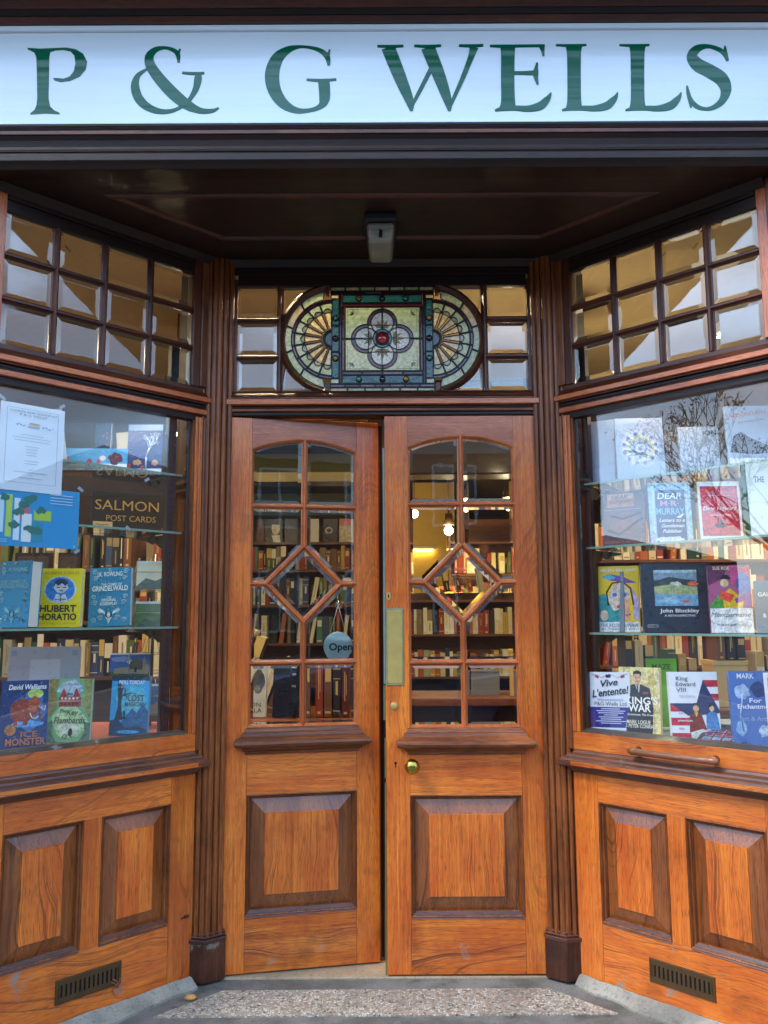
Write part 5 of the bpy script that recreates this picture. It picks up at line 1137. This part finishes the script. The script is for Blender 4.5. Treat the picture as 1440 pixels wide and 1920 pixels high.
# right bed
cover(.800, -.062, .825, .139, .213, .003, -15, 2, 'E6EAF0', 'white and purple leaflet with french flags and brush lettering, lower left of the right window',
      [('Vive', .50, .775, .11, .42, '2A2A3A', {'sh': .3, 'b': .02, 'rot': -8}), ("L'entente!", .52, .625, .12, .92, '2A2A3A', {'sh': .3, 'b': .02, 'rot': -8}), ('FRENCH LANGUAGE BOOKS AT', .5, .535, .028, .64, '5A5A9A'), ('P&G Wells Ltd', .50, .455, .065, .78, '4A4A5A', {'b': 0.})],
      [('3A3A8A', rect(0, 1, .10, .43)), ('C03040', [(.14, .96), (.24, .94), (.22, .89), (.14, .92)]), ('24305A', [(.40, .96), (.54, .96), (.53, .91), (.41, .91)]), ('C03040', [(.76, .94), (.86, .97), (.88, .92), (.79, .90)]), ('7A7A90', ('line', .006, [(.05, .97), (.3, .91), (.5, .97), (.7, .91), (.95, .98)]))]+[('D4D8F0', rect(.5-w_/2, .5+w_/2, .395-.033*i, .408-.033*i)) for i, w_ in enumerate((.46, .7, .62, .34, .6, .5, .74, .5))]+[('8A8AB0', rect(.1, .9, .06, .068)), ('8A8AB0', rect(.16, .84, .035, .042))], cat='leaflet', name='leaflet', pages=False)
cover(.890, -.098, .825, .140, .232, .032, -30, 4, 'C8B878', 'paperback showing a man in a dark uniform against ornate cream panels',
      [('THE', .12, .44, .05, .12, 'F4F2EC', {'rot': -90}), ("KING'S", .55, .455, .105, .80, 'F4F2EC', {'b': .02}), ('WAR', .50, .345, .11, .55, 'F4F2EC', {'b': .02}), ('A Commoner, The Crown', .5, .285, .03, .74, 'F4F2EC', {'sh': .2}), ('MARK LOGUE', .47, .165, .055, .58, 'ECE4CC'), ('AND PETER CONRADI', .45, .105, .055, .92, 'ECE4CC')],
      [('DACB8C', rect(.0, 1, .0, 1)), ('B8A45E', rect(.10, .14, 0, 1)), ('B8A45E', rect(.84, .87, .0, 1)), ('EADEAE', rect(.88, 1, .7, .95)), ('A8944E', rect(.62, .98, .52, .535)), ('A8944E', rect(.62, .98, .33, .345)), ('BCA864', blob(.82, .8, .1, .1, 3)), ('BCA864', blob(.25, .82, .08, .12, 4)),
       ('22242E', [(.16, .68), (.34, .745), (.56, .745), (.76, .69), (.84, .4), (.8, .0), (.10, .0), (.08, .4)]), ('E8E8EA', [(.40, .75), (.52, .75), (.50, .62), (.45, .66)]), ('3A4660', [(.44, .73), (.49, .73), (.485, .64), (.455, .64)]), ('C89A78', ell(.46, .835, .095, .085)), ('C89A78', rect(.41, .51, .73, .79)), ('1E1612', [(.36, .86), (.37, .93), (.46, .955), (.56, .93), (.56, .86), (.52, .90), (.40, .90)]), ('8A3A5A', rect(.60, .72, .60, .635)), ('5A3A2A', ('line', .008, [(.42, .79), (.50, .79)])), ('2A1A14', ell(.425, .845, .012, .006, 8)), ('2A1A14', ell(.50, .845, .012, .006, 8)), ('16181E', rect(0, 1, 0, .03))])
cover(1.02, .03, .835, .11, .245, .02, -8, 5, '5E9A1E', 'lime green paperback standing behind the dark uniform book', [('MAZE', .5, .84, .08, .6, '2E4A14')], [], spine='1E1A14')
cover(1.037, -.232, .825, .160, .224, .024, -4, 5, 'E2E4E8', 'white biography with red stripes, a navy triangle and a seated couple',
      [('King', .27, .875, .065, .24, '3A3E4A', {'b': 0.}), ('Edward', .34, .79, .065, .40, '3A3E4A', {'b': 0.}), ('VIII', .24, .705, .065, .20, '3A3E4A', {'b': 0.}), ('TED POWELL', .36, .625, .035, .34, 'A8ACB4', {'b': 0.}), ('an', .2, .385, .03, .08, 'B84A4A'), ('american', .28, .275, .035, .30, 'F4E8E8'), ('life', .2, .16, .03, .1, 'B84A4A')],
      [('B02438', rect(.70, 1, .78, .88)), ('B02438', rect(.70, 1, .58, .68)), ('B02438', rect(0, .45, .22, .33)), ('B02438', rect(0, .4, .0, .11)), ('B02438', [(0, .54), (.3, .42), (.3, .42), (0, .42)]), ('24305E', [(.0, .54), (.55, .54), (.70, .88), (1, .44), (1, .40), (.5, .36), (.35, .36)]), ('24305E', [(.70, .88), (.52, .50), (.98, .46)]),
       ('7A2A22', [(.36, .12), (.38, .36), (.50, .42), (.62, .40), (.72, .14)]), ('D8A880', ell(.52, .47, .06, .055)), ('3A2A1E', [(.46, .49), (.47, .545), (.57, .545), (.58, .49), (.52, .52)]), ('D8C04A', [(.48, .41), (.56, .41), (.52, .34)]), ('4A80B8', [(.70, .14), (.72, .38), (.82, .42), (.93, .40), (.99, .14)]), ('DCB498', ell(.84, .47, .05, .05)), ('1E1814', [(.77, .47), (.79, .545), (.89, .545), (.91, .46), (.86, .51)]), ('E4E4E0', [(.40, .0), (.38, .12), (.62, .17), (.98, .10), (.98, .0)]), ('D8D4C8', [(.45, .02), (.55, .14), (.78, .17), (.92, .06)])])
cover(1.170, -.365, .825, .125, .235, .025, -6, 6, '3E5E96', 'blue book with pale flower shapes partly behind the white book at the right edge',
      [('MARK', .4, .90, .07, .42, 'D8E0EA'), ('For', .6, .58, .06, .3, 'E8ECF2'), ('Enchantment', .6, .50, .06, .9, 'E8ECF2'), ('Art & Artists', .6, .34, .06, .85, '8AA4C8')], [('9AB4D8', blob(.3, .72, .18, .10, 3)), ('7AA0CC', blob(.2, .25, .14, .1, 4)), ('A8C0DC', blob(.75, .2, .14, .08, 5)), ('22386A', blob(.7, .75, .2, .1, 6)), ('9AB4D8', ('line', .02, [(.3, .7), (.2, .4), (.25, .2)]))])
cover(1.235, -.44, .825, .09, .235, .02, 6, 4, 'DFE2E6', 'white book with an orange corner at the very right edge of the window bed', [('ST', .3, .2, .08, .3, '4A5A6A')], [('C87838', [(.0, .95), (.0, .60), (.35, .72)]), ('4A86B8', rect(0, .4, .0, .08))])
fb_ = cover(1.045, -.365, .825, .15, .20, .022, -38, 76, '1E2438', 'flat lying dark book with rows of pink edged squares in the right window', [],
      [(c, rect(.10+.21*i, .27+.21*i, .10+.17*j, .23+.17*j)) for i in range(4) for j in range(4) for c in ('C88AA0',)]+[(['2A3A5A', '5E8AA0', '6A3040'][(i*3+j) % 3], rect(.12+.21*i, .25+.21*i, .115+.17*j, .215+.17*j)) for i in range(4) for j in range(4)])
# shelves of books seen through the right window
rB = random.Random(33)
cB = bookcase(.95, 2.75, 1.75, [.30, .62, .95, 1.28, 1.56], 1.80, CASE, 'wooden bookcase of warm coloured spines behind the right window')
for i, z in enumerate((.62, .95, 1.28, 1.56)):
    nm = ['second', 'third', 'fourth', 'top'][i]
    if i == 0: continue
    fill_row(1.12, 2.30, 1.77, z, .245, rB, 'on the %s shelf of the case behind the right window' % nm, 'books on the %s shelf behind the right window' % nm, .97, warm=True)
bx1 = MB()
def box_thing(px0, px1, py0, py1, Y, dep, col, label, name='cardboard_box', cat='box', yaw=0.):
    a, b = A(px0, py1, Y), A(px1, py0, Y); w_, h_ = b[0]-a[0], b[1]-a[1]
    mb = MB(); mb.box(-w_/2, w_/2, 0, dep, 0, h_*.86); o = mb.mk(name, paint(col, .7, .2), None, .003)
    MB().box(-w_/2-.004, w_/2+.004, -.004, dep+.004, h_*.86+.0005, h_).mk('lid', paint(col, .7, .2, 0, .2), o, .002)
    o.location = ((a[0]+b[0])/2, Y, a[1]); o.rotation_euler = (0, 0, R(yaw)); tag(o, label, cat); return o
tb = empty('display_table', (1.55, .75, 0)); tag(tb, 'dark display table of boxes deep behind the striped biography', 'table')
MB().box(-.7, .75, -.2, .35, .80, .835).mk('table_top', W['drkX'], tb, .003)
for a in (-.66, .71):
    for b in (-.16, .31): MB().box(a-.025, a+.025, b-.025, b+.025, 0, .80).mk('leg', W['drkZ'], tb, .002)
for i, (x, w_, h_, c) in enumerate(((1.05, .16, .16, 'C9A468'), (1.24, .20, .10, 'B8935A'), (1.46, .15, .20, 'D8B87A'), (1.63, .22, .09, 'C29A62'), (1.88, .18, .15, 'A8824E'))):
    mb = MB(); mb.box(0, w_, 0, .14, 0, h_*.9); o = mb.mk('card_box', paint(c, .7, .2), None, .002); MB().box(-.003, w_+.003, -.003, .143, h_*.9+.0005, h_).mk('lid', paint(c, .7, .2, 0, .2), o, .001)
    o.location = (x, .66, .8355); tag(o, ['upright tan box at the left end of the dark table', 'low tan box second from the left on the dark table', 'tallest box on the dark table', 'low wide box right of the tallest box', 'brown box at the right end of the dark table'][i], 'box')
    for j in range(3):
        spine_book(x+.02+.045*j, .66, .8355+h_+.001, .034, .12, .15-.02*j, (i*5+j*4) % 18, .0, .0, 'on top of the %s box on the dark table' % ['first', 'second', 'third', 'fourth', 'last'][i], 'books on the table boxes')

# ---- open sign on the left door ---------------------------------------------
os_ = empty('open_sign', (0, 0, 0), R(11)); os_.location = (-.578, 0, 0)
tag(os_, 'round frosted glass sign reading Open hung from a sucker in the left door', 'sign')
hz = 1.282; hx_ = .418
mb = MB(); mb.lathe([(.0001, .024), (.004, .026), (.012, .030), (.0165, .0235), (.0001, .0225)], (hx_, 0, hz), 'Y', 20); mb.mk('sucker', glass_thin('clear_plastic', .12, (.9, .92, .9)), os_)
MB().tube([(hx_, .03, hz), (hx_-.029, .031, 1.180)], .0009, 5).tube([(hx_, .03, hz), (hx_+.029, .031, 1.180)], .0009, 5).mk('string', paint('C8CCD0', .3), os_)
fg = NT('frosted_disc'); fg.bsdf(h2('7F969A'), .12, .5, coat=.6)
mb = MB(); mb.lathe([(.0535, .030), (.055, .031), (.055, .034), (.0535, .035)], (.418, 0, 1.127), 'Y', 40); mb.mk('disc', fg.m, os_)
mb = MB(); put_text(mb, 'Open', .428, 1.113, .027, .088, .0293, .025); mb.mk('lettering', BLACKM, os_)

# ---- inside, behind the doors -------------------------------------------------
q = random.Random(4)
t1 = empty('book_table', (-.55, .95, 0)); tag(t1, 'low dark table of books just inside the left door', 'table')
MB().box(-.42, .42, -.25, .35, .74, .78).mk('table_top', W['drkX'], t1, .003)
for a in (-.38, .38):
    for b in (-.2, .3): MB().box(a-.025, a+.025, b-.025, b+.025, 0, .74).mk('leg', W['drkZ'], t1, .002)
for i in range(5):
    o = cover(-.86+.012*i, .86, .7805+.0285*i, .22, .15, .027, 3*i-4, 90, ['C8BC98', '8A8468', 'D0C8A8', '9A8E6A', 'B0A884'][i], ['lowest', 'second', 'third', 'fourth', 'top'][i]+' book of the flat stack on the table behind the left door')
    o.location.z += .0; o.rotation_euler = (R(-90), 0, R(3*i-4)); o.location.y = .76; o.location.z = .7805+.0285*(i+1)
for i in range(7):
    o = spine_book(-.88+.062*i, .93, .925 if i < 4 else .785, .045, .14, .24+.02*(i % 3), [15, 7, 4, 0, 15, 10, 7][i], R(20), 0, 'slanting on the table behind the left door', 'slanting books on the table'); o.location.y = .98
cover(-.625, .80, .785, .165, .235, .03, -4, 6, 'BDBCA8', 'pale grey biography with a dark profile portrait behind the left door', [('NELSON', .50, .20, .085, .72, '3A3A34', {'b': .0}), ('MANDELA', .46, .09, .085, .86, '3A3A34', {'b': .0})], [('5E5A4E', blob(.78, .68, .17, .22, 6, 16, .15)), ('4A463C', blob(.86, .74, .1, .12, 8)), ('8A8676', blob(.74, .54, .08, .08, 9))])
cover(-.425, .78, .785, .170, .27, .03, -2, 6, '17171A', 'black novel with a column of small white capitals behind the left door', [('NO', .66, .80, .03, .1, 'B8BCC0'), ('BEAST', .66, .70, .032, .28, 'B8BCC0'), ('SO', .66, .60, .03, .08, 'B8BCC0'), ('FIERCE', .66, .50, .032, .3, 'B8BCC0')], [('3A4A5A', rect(.52, .82, .36-.04*i, .367-.04*i)) for i in range(4)])
for i, (x, c) in enumerate(((-.315, 6), (-.275, 10), (-.235, 0), (-.195, 1))):
    spine_book(x, .80, .785, .034, .15, .265-.012*i, c, 0, 0, 'at the right end of the table behind the left door', 'upright books at the table end')
for i, (x0, x1, c, sh) in enumerate(((482, 496, '5A2A22', 0), (497, 530, '1E1C1A', 1), (534, 562, '26241E', 0), (570, 598, 'C8C4B0', 0), (606, 633, '1A1818', 2), (636, 660, 'C05A3A', 3), (664, 690, '2A2A24', 0))):
    a, b = A(x0, 1006, 3.07), A(x1, 965, 3.07)
    cover((a[0]+b[0])/2, 3.06, 1.791, b[0]-a[0], .175, .02, 0, 0, c, ['maroon', 'black and white portrait', 'plain black', 'cream', 'black badge', 'red topped', 'dark olive'][i]+' book facing out on the top shelf behind the left door', [],
          {0: [], 1: [('D8D4C0', ell(.62, .6, .24, .28)), ('2A2824', blob(.6, .84, .24, .1, 2)), ('E8E4D4', [(.4, .3), (.85, .3), (.9, 0), (.5, 0)])], 2: [('C8C4B0', ell(.4, .5, .26, .14)), ('1A1818', ell(.4, .5, .18, .09))], 3: [('C8B890', rect(0, 1, 0, .7))]}[sh])
# right half of the shop
bmo = MB().box(-.1, 2.2, 2.2, 2.42, 2.15, 2.779).mk('added_beam', W['blkX'], None, .01); tag(bmo, 'dark wooden beam added to darken the top panes of the right door', 'beam')  # added beam stands in for the dark building reflected in these panes
cw_ = MB().box(.12, .95, 6.0, 6.4, 0, 2.72).mk('cream_partition', paint('D8B45E', .8)); tag(cw_, 'tube-lit cream partition wall deep inside the shop behind the right door', 'partition')
GLOW = emis('tube_glow', 'FFD070', 14.); BULB = emis('bulb_glow', 'FFE0A0', 60.)
tl = empty('tube_light', (.34, 5.95, 1.95)); tag(tl, 'glowing strip light on the cream partition behind the right door', 'strip light')
MB().box(-.22, .22, .0, .045, .02, .05).mk('housing', paint('D8D4C8', .4), tl); MB().tube([(-.2, .02, .005), (.2, .02, .005)], .013, 10).mk('tube', GLOW, tl)
def spot(x, y, z, label, e=2.5):
    l = empty('spot_lamp', (x, y, z)); tag(l, label, 'lamp')
    MB().lathe([(.03, .10), (.036, .06), (.05, .0), (.046, .002)], (0, 0, 0), 'Z', 16).mk('shade', paint('6A5230', .4), l); MB().lathe([(.0001, -.012), (.026, .0), (.034, .014), (.02, .04)], (0, 0, 0), 'Z', 16).mk('bulb', BULB, l)
    MB().tube([(0, 0, .1), (0, 0, 2.78-z)], .006, 8).mk('stem', paint('6A5230', .4), l)
    d_ = bpy.data.lights.new('bulb_light', 'POINT'); d_.energy = e; d_.color = (1, .80, .48); d_.shadow_soft_size = .04
    o = bpy.data.objects.new('bulb_light', d_); COL.objects.link(o); o.location = (x, y, z-.05); return l
spot(.57, 4.1, 2.03, 'bright lamp hanging in the upper pane of the right door'); cE = bookcase(.60, 1.75, 4.5, [.5, .9, 1.3, 1.62, 1.92], 2.15, CASE, 'tall bookcase far back on the right behind the half-height case')
rE = random.Random(61)
for z in (1.30, 1.62): fill_row(.65, 1.45, 4.52, z, .26, rE, 'on the %s shelf of the far tall case' % ('third' if z < 1.5 else 'fourth'), 'books on the %s shelf of the far tall case' % ('third' if z < 1.5 else 'fourth'), .95, tmin=.03, tmax=.055, warm=True)
spot(.30, 4.9, 2.28, 'small lamp high on the left behind the right door'); spot(.876, 2.6, 2.05, 'bright lamp low in the top right pane of the right door')
spot(-1.03, .95, 2.14, 'bright lamp by the upright at the top of the left window', 3); spot(.925, .9, 2.41, 'bright lamp behind the lower inner pane of the right transom', 11)
for i, (px0, px1, py0, py1, Y) in enumerate(((905, 925, 1040, 1068, 5.0), (935, 958, 1045, 1085, 4.6), (810, 850, 1110, 1135, 3.9))):
    a, b = A(px0, py1, Y), A(px1, py0, Y)
    pb = MB().box(a[0]-.04, b[0]+.04, Y+.031, Y+.06, a[1]-.3, b[1]+.05).mk('back_panel', W['drkZ']) if i == 2 else None
    if pb: tag(pb, 'dark wooden panel behind the third framed picture', 'panel')
    cover((a[0]+b[0])/2, Y, a[1], b[0]-a[0], b[1]-a[1], .025, 0, 0, 'B8924A', 'small gilt framed print %s' % ['left of the pair high behind the right door', 'right of the pair high behind the right door', 'low in the diamond pane of the right door'][i], [], [('DCC68E', rect(.08, .92, .08, .92)), ('A88A52', blob(.5, .5, .2, .2, i))], cat='framed print', name='framed_print', pages=False)
rD = random.Random(44)
cD = bookcase(.10, 1.25, 3.3, [.12, .45, .78, 1.10, 1.36], 1.42, CASE, 'half-height wooden bookcase crossing the shop behind the right door')
for i, z in enumerate((.78, 1.10)):
    fill_row(.13, 1.22, 3.32, z, .22, rD, 'on the %s shelf of the half-height case' % ['third', 'fourth'][i], 'books on the %s shelf of the half-height case' % ['third', 'fourth'][i], .92, warm=True)
for i in range(9):
    spine_book(.30+.09*i, 3.35, 1.4205, .035, .14, .10+.03*((i*7) % 4), (i*5+4) % 18, R(9*((i*3) % 3-1)), 0, 'loose along the top of the half-height case', 'loose books along the case top')
t2 = empty('counter', (.62, 1.25, 0)); tag(t2, 'dark shop counter with stacked boxes just inside the right door', 'counter')
MB().box(-.48, .42, 0, .45, .78, .82).mk('counter_top', W['drkX'], t2, .004); MB().box(-.46, .40, .02, .43, 0, .779).mk('cupboard', W['blkZ'], t2)
for i, (x, w_, h_, c) in enumerate(((.44, .17, .13, '6A6A66'), (.66, .14, .24, 'C9A04E'), (.80, .13, .20, 'D8B45E'), (.94, .10, .14, '5A4A3A'))):
    mb = MB(); mb.box(0, w_, 0, .12, 0, h_*.94); o = mb.mk('card_box', paint(c, .7), None, .002); MB().box(-.002, w_+.002, -.002, .122, h_*.94+.0005, h_).mk('lid', paint(c, .7, .3, 0, .25), o)
    o.location = (x, 1.36, .8205); o.rotation_euler = (0, R([0, 0, 8, -6][i]), R([5, -8, 3, 12][i])); tag(o, ['low grey box left on the counter behind the right door', 'tall yellow box on the counter behind the right door', 'leaning yellow box beside the tall one on the counter', 'small brown box at the right end of the counter'][i], 'box')

# ================================================================== THE STREET BEHIND THE CAMERA (seen in the glass)
def house(x0, x1, y, h, wall, roofc, label, face=1, nw=3, floors=2, depth=8.):
    b = empty('terraced_house', ((x0+x1)/2, y, 0)); tag(b, label, 'house'); w2 = (x1-x0)/2; f = face
    MB().box(-w2, w2, 0 if f < 0 else -depth, depth if f < 0 else 0, -.2, h).mk('wall', wall, b)
    rp_ = [(0, h), (-depth if f > 0 else depth, h), ((-depth if f > 0 else depth)/2, h+1.5)]
    MB().extr([(a+ (0.25*f if a == 0 else 0), z) for a, z in rp_], -w2-.02, w2+.02).mk('roof', roofc, b)
    for fl in range(floors):
        for i in range(nw):
            cx = -w2+(i+.5)*2*w2/nw; z0 = .9+fl*2.6
            if z0+1.3 > h: continue
            wd = MB().box(cx-.55, cx+.55, .0*f, .06*f, z0-.06, z0+1.5).mk('window', paint('D8D8D4', .5), b)
            for sxx in (-1, 1): MB().box(cx+.03*sxx, cx+.49*sxx, .061*f, .07*f, z0, z0+1.44).mk('pane', paint('20242A', .08, .8), wd)
    return b
RF = paint('4A4446', .8); WB = brick.m; WC = paint('8A806E', .8, .2); WD = paint('4E443A', .8, .2)
house(-14, -6.5, -17, 5.2, WB, RF, 'brick terraced house furthest left across the road'); house(-6.4, .5, -17, 5.4, WD, RF, 'brown rendered terraced house across the road'); house(.6, 7.5, -17, 5.2, WB, RF, 'brick terraced house facing the shop door'); house(7.6, 15, -17, 5.5, WC, RF, 'cream terraced house across the road to the right')
house(20, 30, -3.6, 4.8, WD, RF, 'low brown house at the end of the street', 1, 4)
house(-30, -20, -16, 3.4, WB, RF, 'low brick house beyond the plane trees', 1, 4)
house(-54, -44, -5, 4.4, WD, RF, 'long low brown house closing the far left end of the road', 1, 4, depth=15.)
# trees
BARK = paint('2E2620', .9, .2, 0, .4); LEAFM = [paint('5A3C1E', .8, .2, 0, .4), paint('3A3A22', .8, .2, 0, .4)]
def tree(x, y, h, seed, leaves, label, group=None):
    q = random.Random(seed); t = empty('street_tree', (x, y, -.16)); tag(t, label, 'tree', group)
    mb = MB(); lf = MB(); tips = []
    def go(p, d, l, r, lev):
        pts = [p]; rs = [r]
        for i in range(3):
            d = (d+Vector((q.uniform(-.16, .16), q.uniform(-.16, .16), q.uniform(-.08, .10)))).normalized(); pts.append(pts[-1]+d*l/3); rs.append(r*(1-.13*(i+1)))
        mb.tube(pts, rs, 6 if lev < 2 else 4)
        if lev >= 2: tips.append(pts[-1]); tips.append(pts[2])
        if lev < 6:
            for _ in range(3 if lev < 3 else 2):
                dd = (d*1.+Vector((q.uniform(-1, 1), q.uniform(-1, 1), q.uniform(-.25, .75)))*.75).normalized(); go(pts[-1], dd, l*q.uniform(.66, .86), max(.016, rs[-1]*.72), lev+1)
    go(Vector((0, 0, 0)), Vector((0, 0, 1)), h*.30, h*.024, 0)
    mb.mk('trunk', BARK, t)
    for tp in tips:
        if q.random() > leaves: continue
        lf.cur = q.randrange(2)
        for _ in range(9):
            c = tp+Vector((q.gauss(0, .13), q.gauss(0, .13), q.gauss(-.1, .13))); a = Vector((q.uniform(-1, 1), q.uniform(-1, 1), q.uniform(-1, 1))).normalized()*.06; b_ = Vector((q.uniform(-1, 1), q.uniform(-1, 1), q.uniform(-1, 1))).normalized()*.05
            lf.add([tuple(c-a), tuple(c+b_), tuple(c+a), tuple(c-b_)], [(0, 1, 2, 3)])
    lf.mk('crown', LEAFM, t, fix=False)
    return t
tree(-25, -14.6, 9.5, 3, .16, 'tall bare street tree with clinging brown leaves across the road')
tree(-36, -11.6, 3.2, 5, .3, 'smaller brown leaved street tree further along the kerb'); tree(-42, -16.0, 3.6, 8, .3, 'distant street tree at the end of the pavement')
# parked car
car = empty('parked_car', (2.7, -5.6, -.16)); tag(car, 'blue grey hatchback parked at the kerb facing the shop', 'car')
CARP = NT('car_paint'); CARP.bsdf(h2('5A6E92'), .25, .6, .3, coat=1., coatr=.03)
low = [(-2.05, .32), (-2.05, .62), (-1.98, .80), (-1.25, .90), (-.95, .93), (1.25, .95), (1.9, .90), (2.05, .70), (2.05, .34), (1.72, .30), (1.65, .50), (1.45, .62), (1.2, .62), (1.0, .50), (.93, .28), (-.95, .28), (-1.02, .50), (-1.22, .62), (-1.45, .62), (-1.66, .50), (-1.72, .30)]
MB().prism(low, -.84, .84).mk('body', CARP.m, car, .05)
cab = MB(); B_ = [(-1.15, .91), (-.55, 1.40), (.95, 1.43), (1.65, .93)]
vs = [(x, -.80 if z < 1 else -.62, z) for x, z in B_]+[(x, .80 if z < 1 else .62, z) for x, z in B_]
cab.add(vs, [(0, 1, 2, 3), (7, 6, 5, 4), (0, 4, 5, 1), (1, 5, 6, 2), (2, 6, 7, 3)]); cab.mk('cabin', CARP.m, car, .04)
GD = paint('14181C', .05, .8)
mb = MB()
for sy in (-1, 1):
    for a, b, c, d_ in (((-.92, .97), (-.52, 1.34), (.15, 1.36), (.15, .97)), ((.22, .97), (.22, 1.36), (.88, 1.37), (1.38, .97))):
        mb.add([(x, sy*(.795-.18*(z-.91)/.5+.012), z) for x, z in (a, b, c, d_)], [(0, 1, 2, 3)])
mb.mk('side_window', GD, car, fix=False)
mb = MB(); mb.add([(-1.12, -.68, .95), (-1.12, .68, .95), (-.60, .55, 1.37), (-.60, -.55, 1.37)], [(0, 1, 2, 3)]); mb.mk('windscreen', GD, car, fix=False)
for wx in (-1.34, 1.33):
    for wy in (-.78, .78):
        wh = MB().lathe([(.17, -.09), (.30, -.09), (.32, -.06), (.32, .06), (.30, .09), (.17, .09)], (wx, wy, .32), 'Y', 24).mk('wheel', paint('151515', .8, .2), car)
        MB().lathe([(.0001, -.095), (.16, -.085), (.19, -.095), (.19, .095), (.16, .085), (.0001, .095)], (wx, wy, .32), 'Y', 18).mk('rim', paint('9A9EA2', .3, .5, .8), wh)

# ================================================================== LIGHT, SKY, CAMERA
w = bpy.data.worlds.new('World'); scene.world = w; w.use_nodes = True; nt_ = w.node_tree; nt_.nodes.clear()
EL, ROT = R(50), R(238)
sky = nt_.nodes.new('ShaderNodeTexSky'); sky.sky_type = 'NISHITA'; sky.sun_disc = False; sky.sun_elevation = EL; sky.sun_rotation = ROT; sky.air_density = 1.; sky.dust_density = 1.; sky.ozone_density = 1.
bg = nt_.nodes.new('ShaderNodeBackground'); out = nt_.nodes.new('ShaderNodeOutputWorld')
tc = nt_.nodes.new('ShaderNodeTexCoord'); nz = nt_.nodes.new('ShaderNodeTexNoise'); nz.inputs['Scale'].default_value = 2.6; nz.inputs['Detail'].default_value = 6.
mp = nt_.nodes.new('ShaderNodeMapping'); mp.inputs['Scale'].default_value = (1, 1, 3.)
mr = nt_.nodes.new('ShaderNodeMapRange'); mr.inputs[1].default_value = .38; mr.inputs[2].default_value = .62; mr.interpolation_type = 'SMOOTHSTEP'
mxc = nt_.nodes.new('ShaderNodeMix'); mxc.data_type = 'RGBA'; mxc.inputs[7].default_value = (7.6, 11.6, 17.6, 1)
mrs = nt_.nodes.new('ShaderNodeMath'); mrs.operation = 'MULTIPLY'; mrs.inputs[1].default_value = .75
L = nt_.links.new
L(tc.outputs['Generated'], mp.inputs[0]); L(mp.outputs[0], nz.inputs['Vector']); L(nz.outputs['Fac'], mr.inputs[0]); L(mr.outputs[0], mrs.inputs[0]); L(mrs.outputs[0], mxc.inputs[0]); L(sky.outputs[0], mxc.inputs[6]); L(mxc.outputs[2], bg.inputs[0])
bg.inputs[1].default_value = .15; L(bg.outputs[0], out.inputs[0])
sd = bpy.data.lights.new('sun', 'SUN'); sd.energy = 1.1; sd.angle = R(14); sd.color = (1, .95, .88); so = bpy.data.objects.new('sun', sd); COL.objects.link(so)
# nishita: rotation measured clockwise from +y
az_ = ROT; dvec = Vector((math.sin(az_)*math.cos(EL), math.cos(az_)*math.cos(EL), math.sin(EL)))
so.rotation_euler = dvec.to_track_quat('Z', 'Y').to_euler()
def area(x, y, z, sx_, sy_, e, col=(1, .82, .55), name='added_ceiling_light'):
    d_ = bpy.data.lights.new(name, 'AREA'); d_.shape = 'RECTANGLE'; d_.size = sx_; d_.size_y = sy_; d_.energy = e; d_.color = col
    o = bpy.data.objects.new(name, d_); COL.objects.link(o); o.location = (x, y, z); return o
# ceiling strips added to light the shop interior
def fitting(x, y, z, sx_, e, label):
    f = empty('added_fitting', (x, y, z)); tag(f, label, 'ceiling lamp'); MB().box(-sx_/2, sx_/2, -.07, .07, 0, .05).mk('tray', paint('D8D4C8', .4), f)
    MB().box(-sx_/2+.02, sx_/2-.02, -.055, .055, -.012, -.001).mk('diffuser', emis('diffuser_glow', 'FFD49A', 9.), f)
    area(x, y, z-.02, sx_, .12, e)
fitting(-.3, .24, 2.70, .8, 14, 'added warm ceiling strip light just inside over the doors'); fitting(2.5, .9, 2.70, .9, 20, 'added warm ceiling strip light above the cases behind the right window')
fitting(-2.5, .55, 2.68, .8, 13, 'added warm ceiling strip light above the left window rack')
area(.5, 3.75, 1.25, .8, .2, 13, (1, .74, .36), 'hidden_fill_light').rotation_euler = (R(115), 0, 0)  # unseen fill light added behind the half-height case to brighten the partition
for s_ in (-1, 1):      # lamps added to brighten each window display, hidden behind the window head
    f = bayroot('window_lamp', s_); f.parent = None; tag(f, 'slim added lamp hidden behind the head of the %s display window' % ('left' if s_ < 0 else 'right'), 'lamp')
    MB(s_).box(.12, .74, .050, .075, 2.02, 2.05).mk('housing', paint('2E2A28', .5), f)
    o = area(0, 0, 0, .6, .03, .5, (1, .95, .88), 'window_lamp_light'); x_, y_ = bay_xy(s_, .43, -.064); o.location = (x_, y_, 2.012); o.rotation_euler = (R(0), 0, R(-45)*s_)
cd = bpy.data.cameras.new('camera'); cam = bpy.data.objects.new('camera', cd); COL.objects.link(cam); scene.camera = cam
cd.sensor_fit = 'VERTICAL'; cd.sensor_height = 24.; cd.sensor_width = 18.; cd.lens = 24*1525/1920; cd.clip_start = .02; cd.clip_end = 400
cam.matrix_world = Matrix.Translation((.003, -3.0, 1.24)) @ Matrix.Rotation(PI/2+CAM_T, 4, 'X') @ Matrix.Rotation(-.005, 4, 'Z')
scene.view_settings.view_transform = 'Standard'; scene.view_settings.look = 'None'; scene.view_settings.exposure = 1.15; scene.view_settings.gamma = 1.
scene.cycles.use_denoising = True
scene.cycles.max_bounces = 14; scene.cycles.transparent_max_bounces = 32; scene.cycles.transmission_bounces = 12; scene.cycles.diffuse_bounces = 5; scene.cycles.glossy_bounces = 6
scene.cycles.sample_clamp_indirect = 6.; scene.cycles.blur_glossy = .3
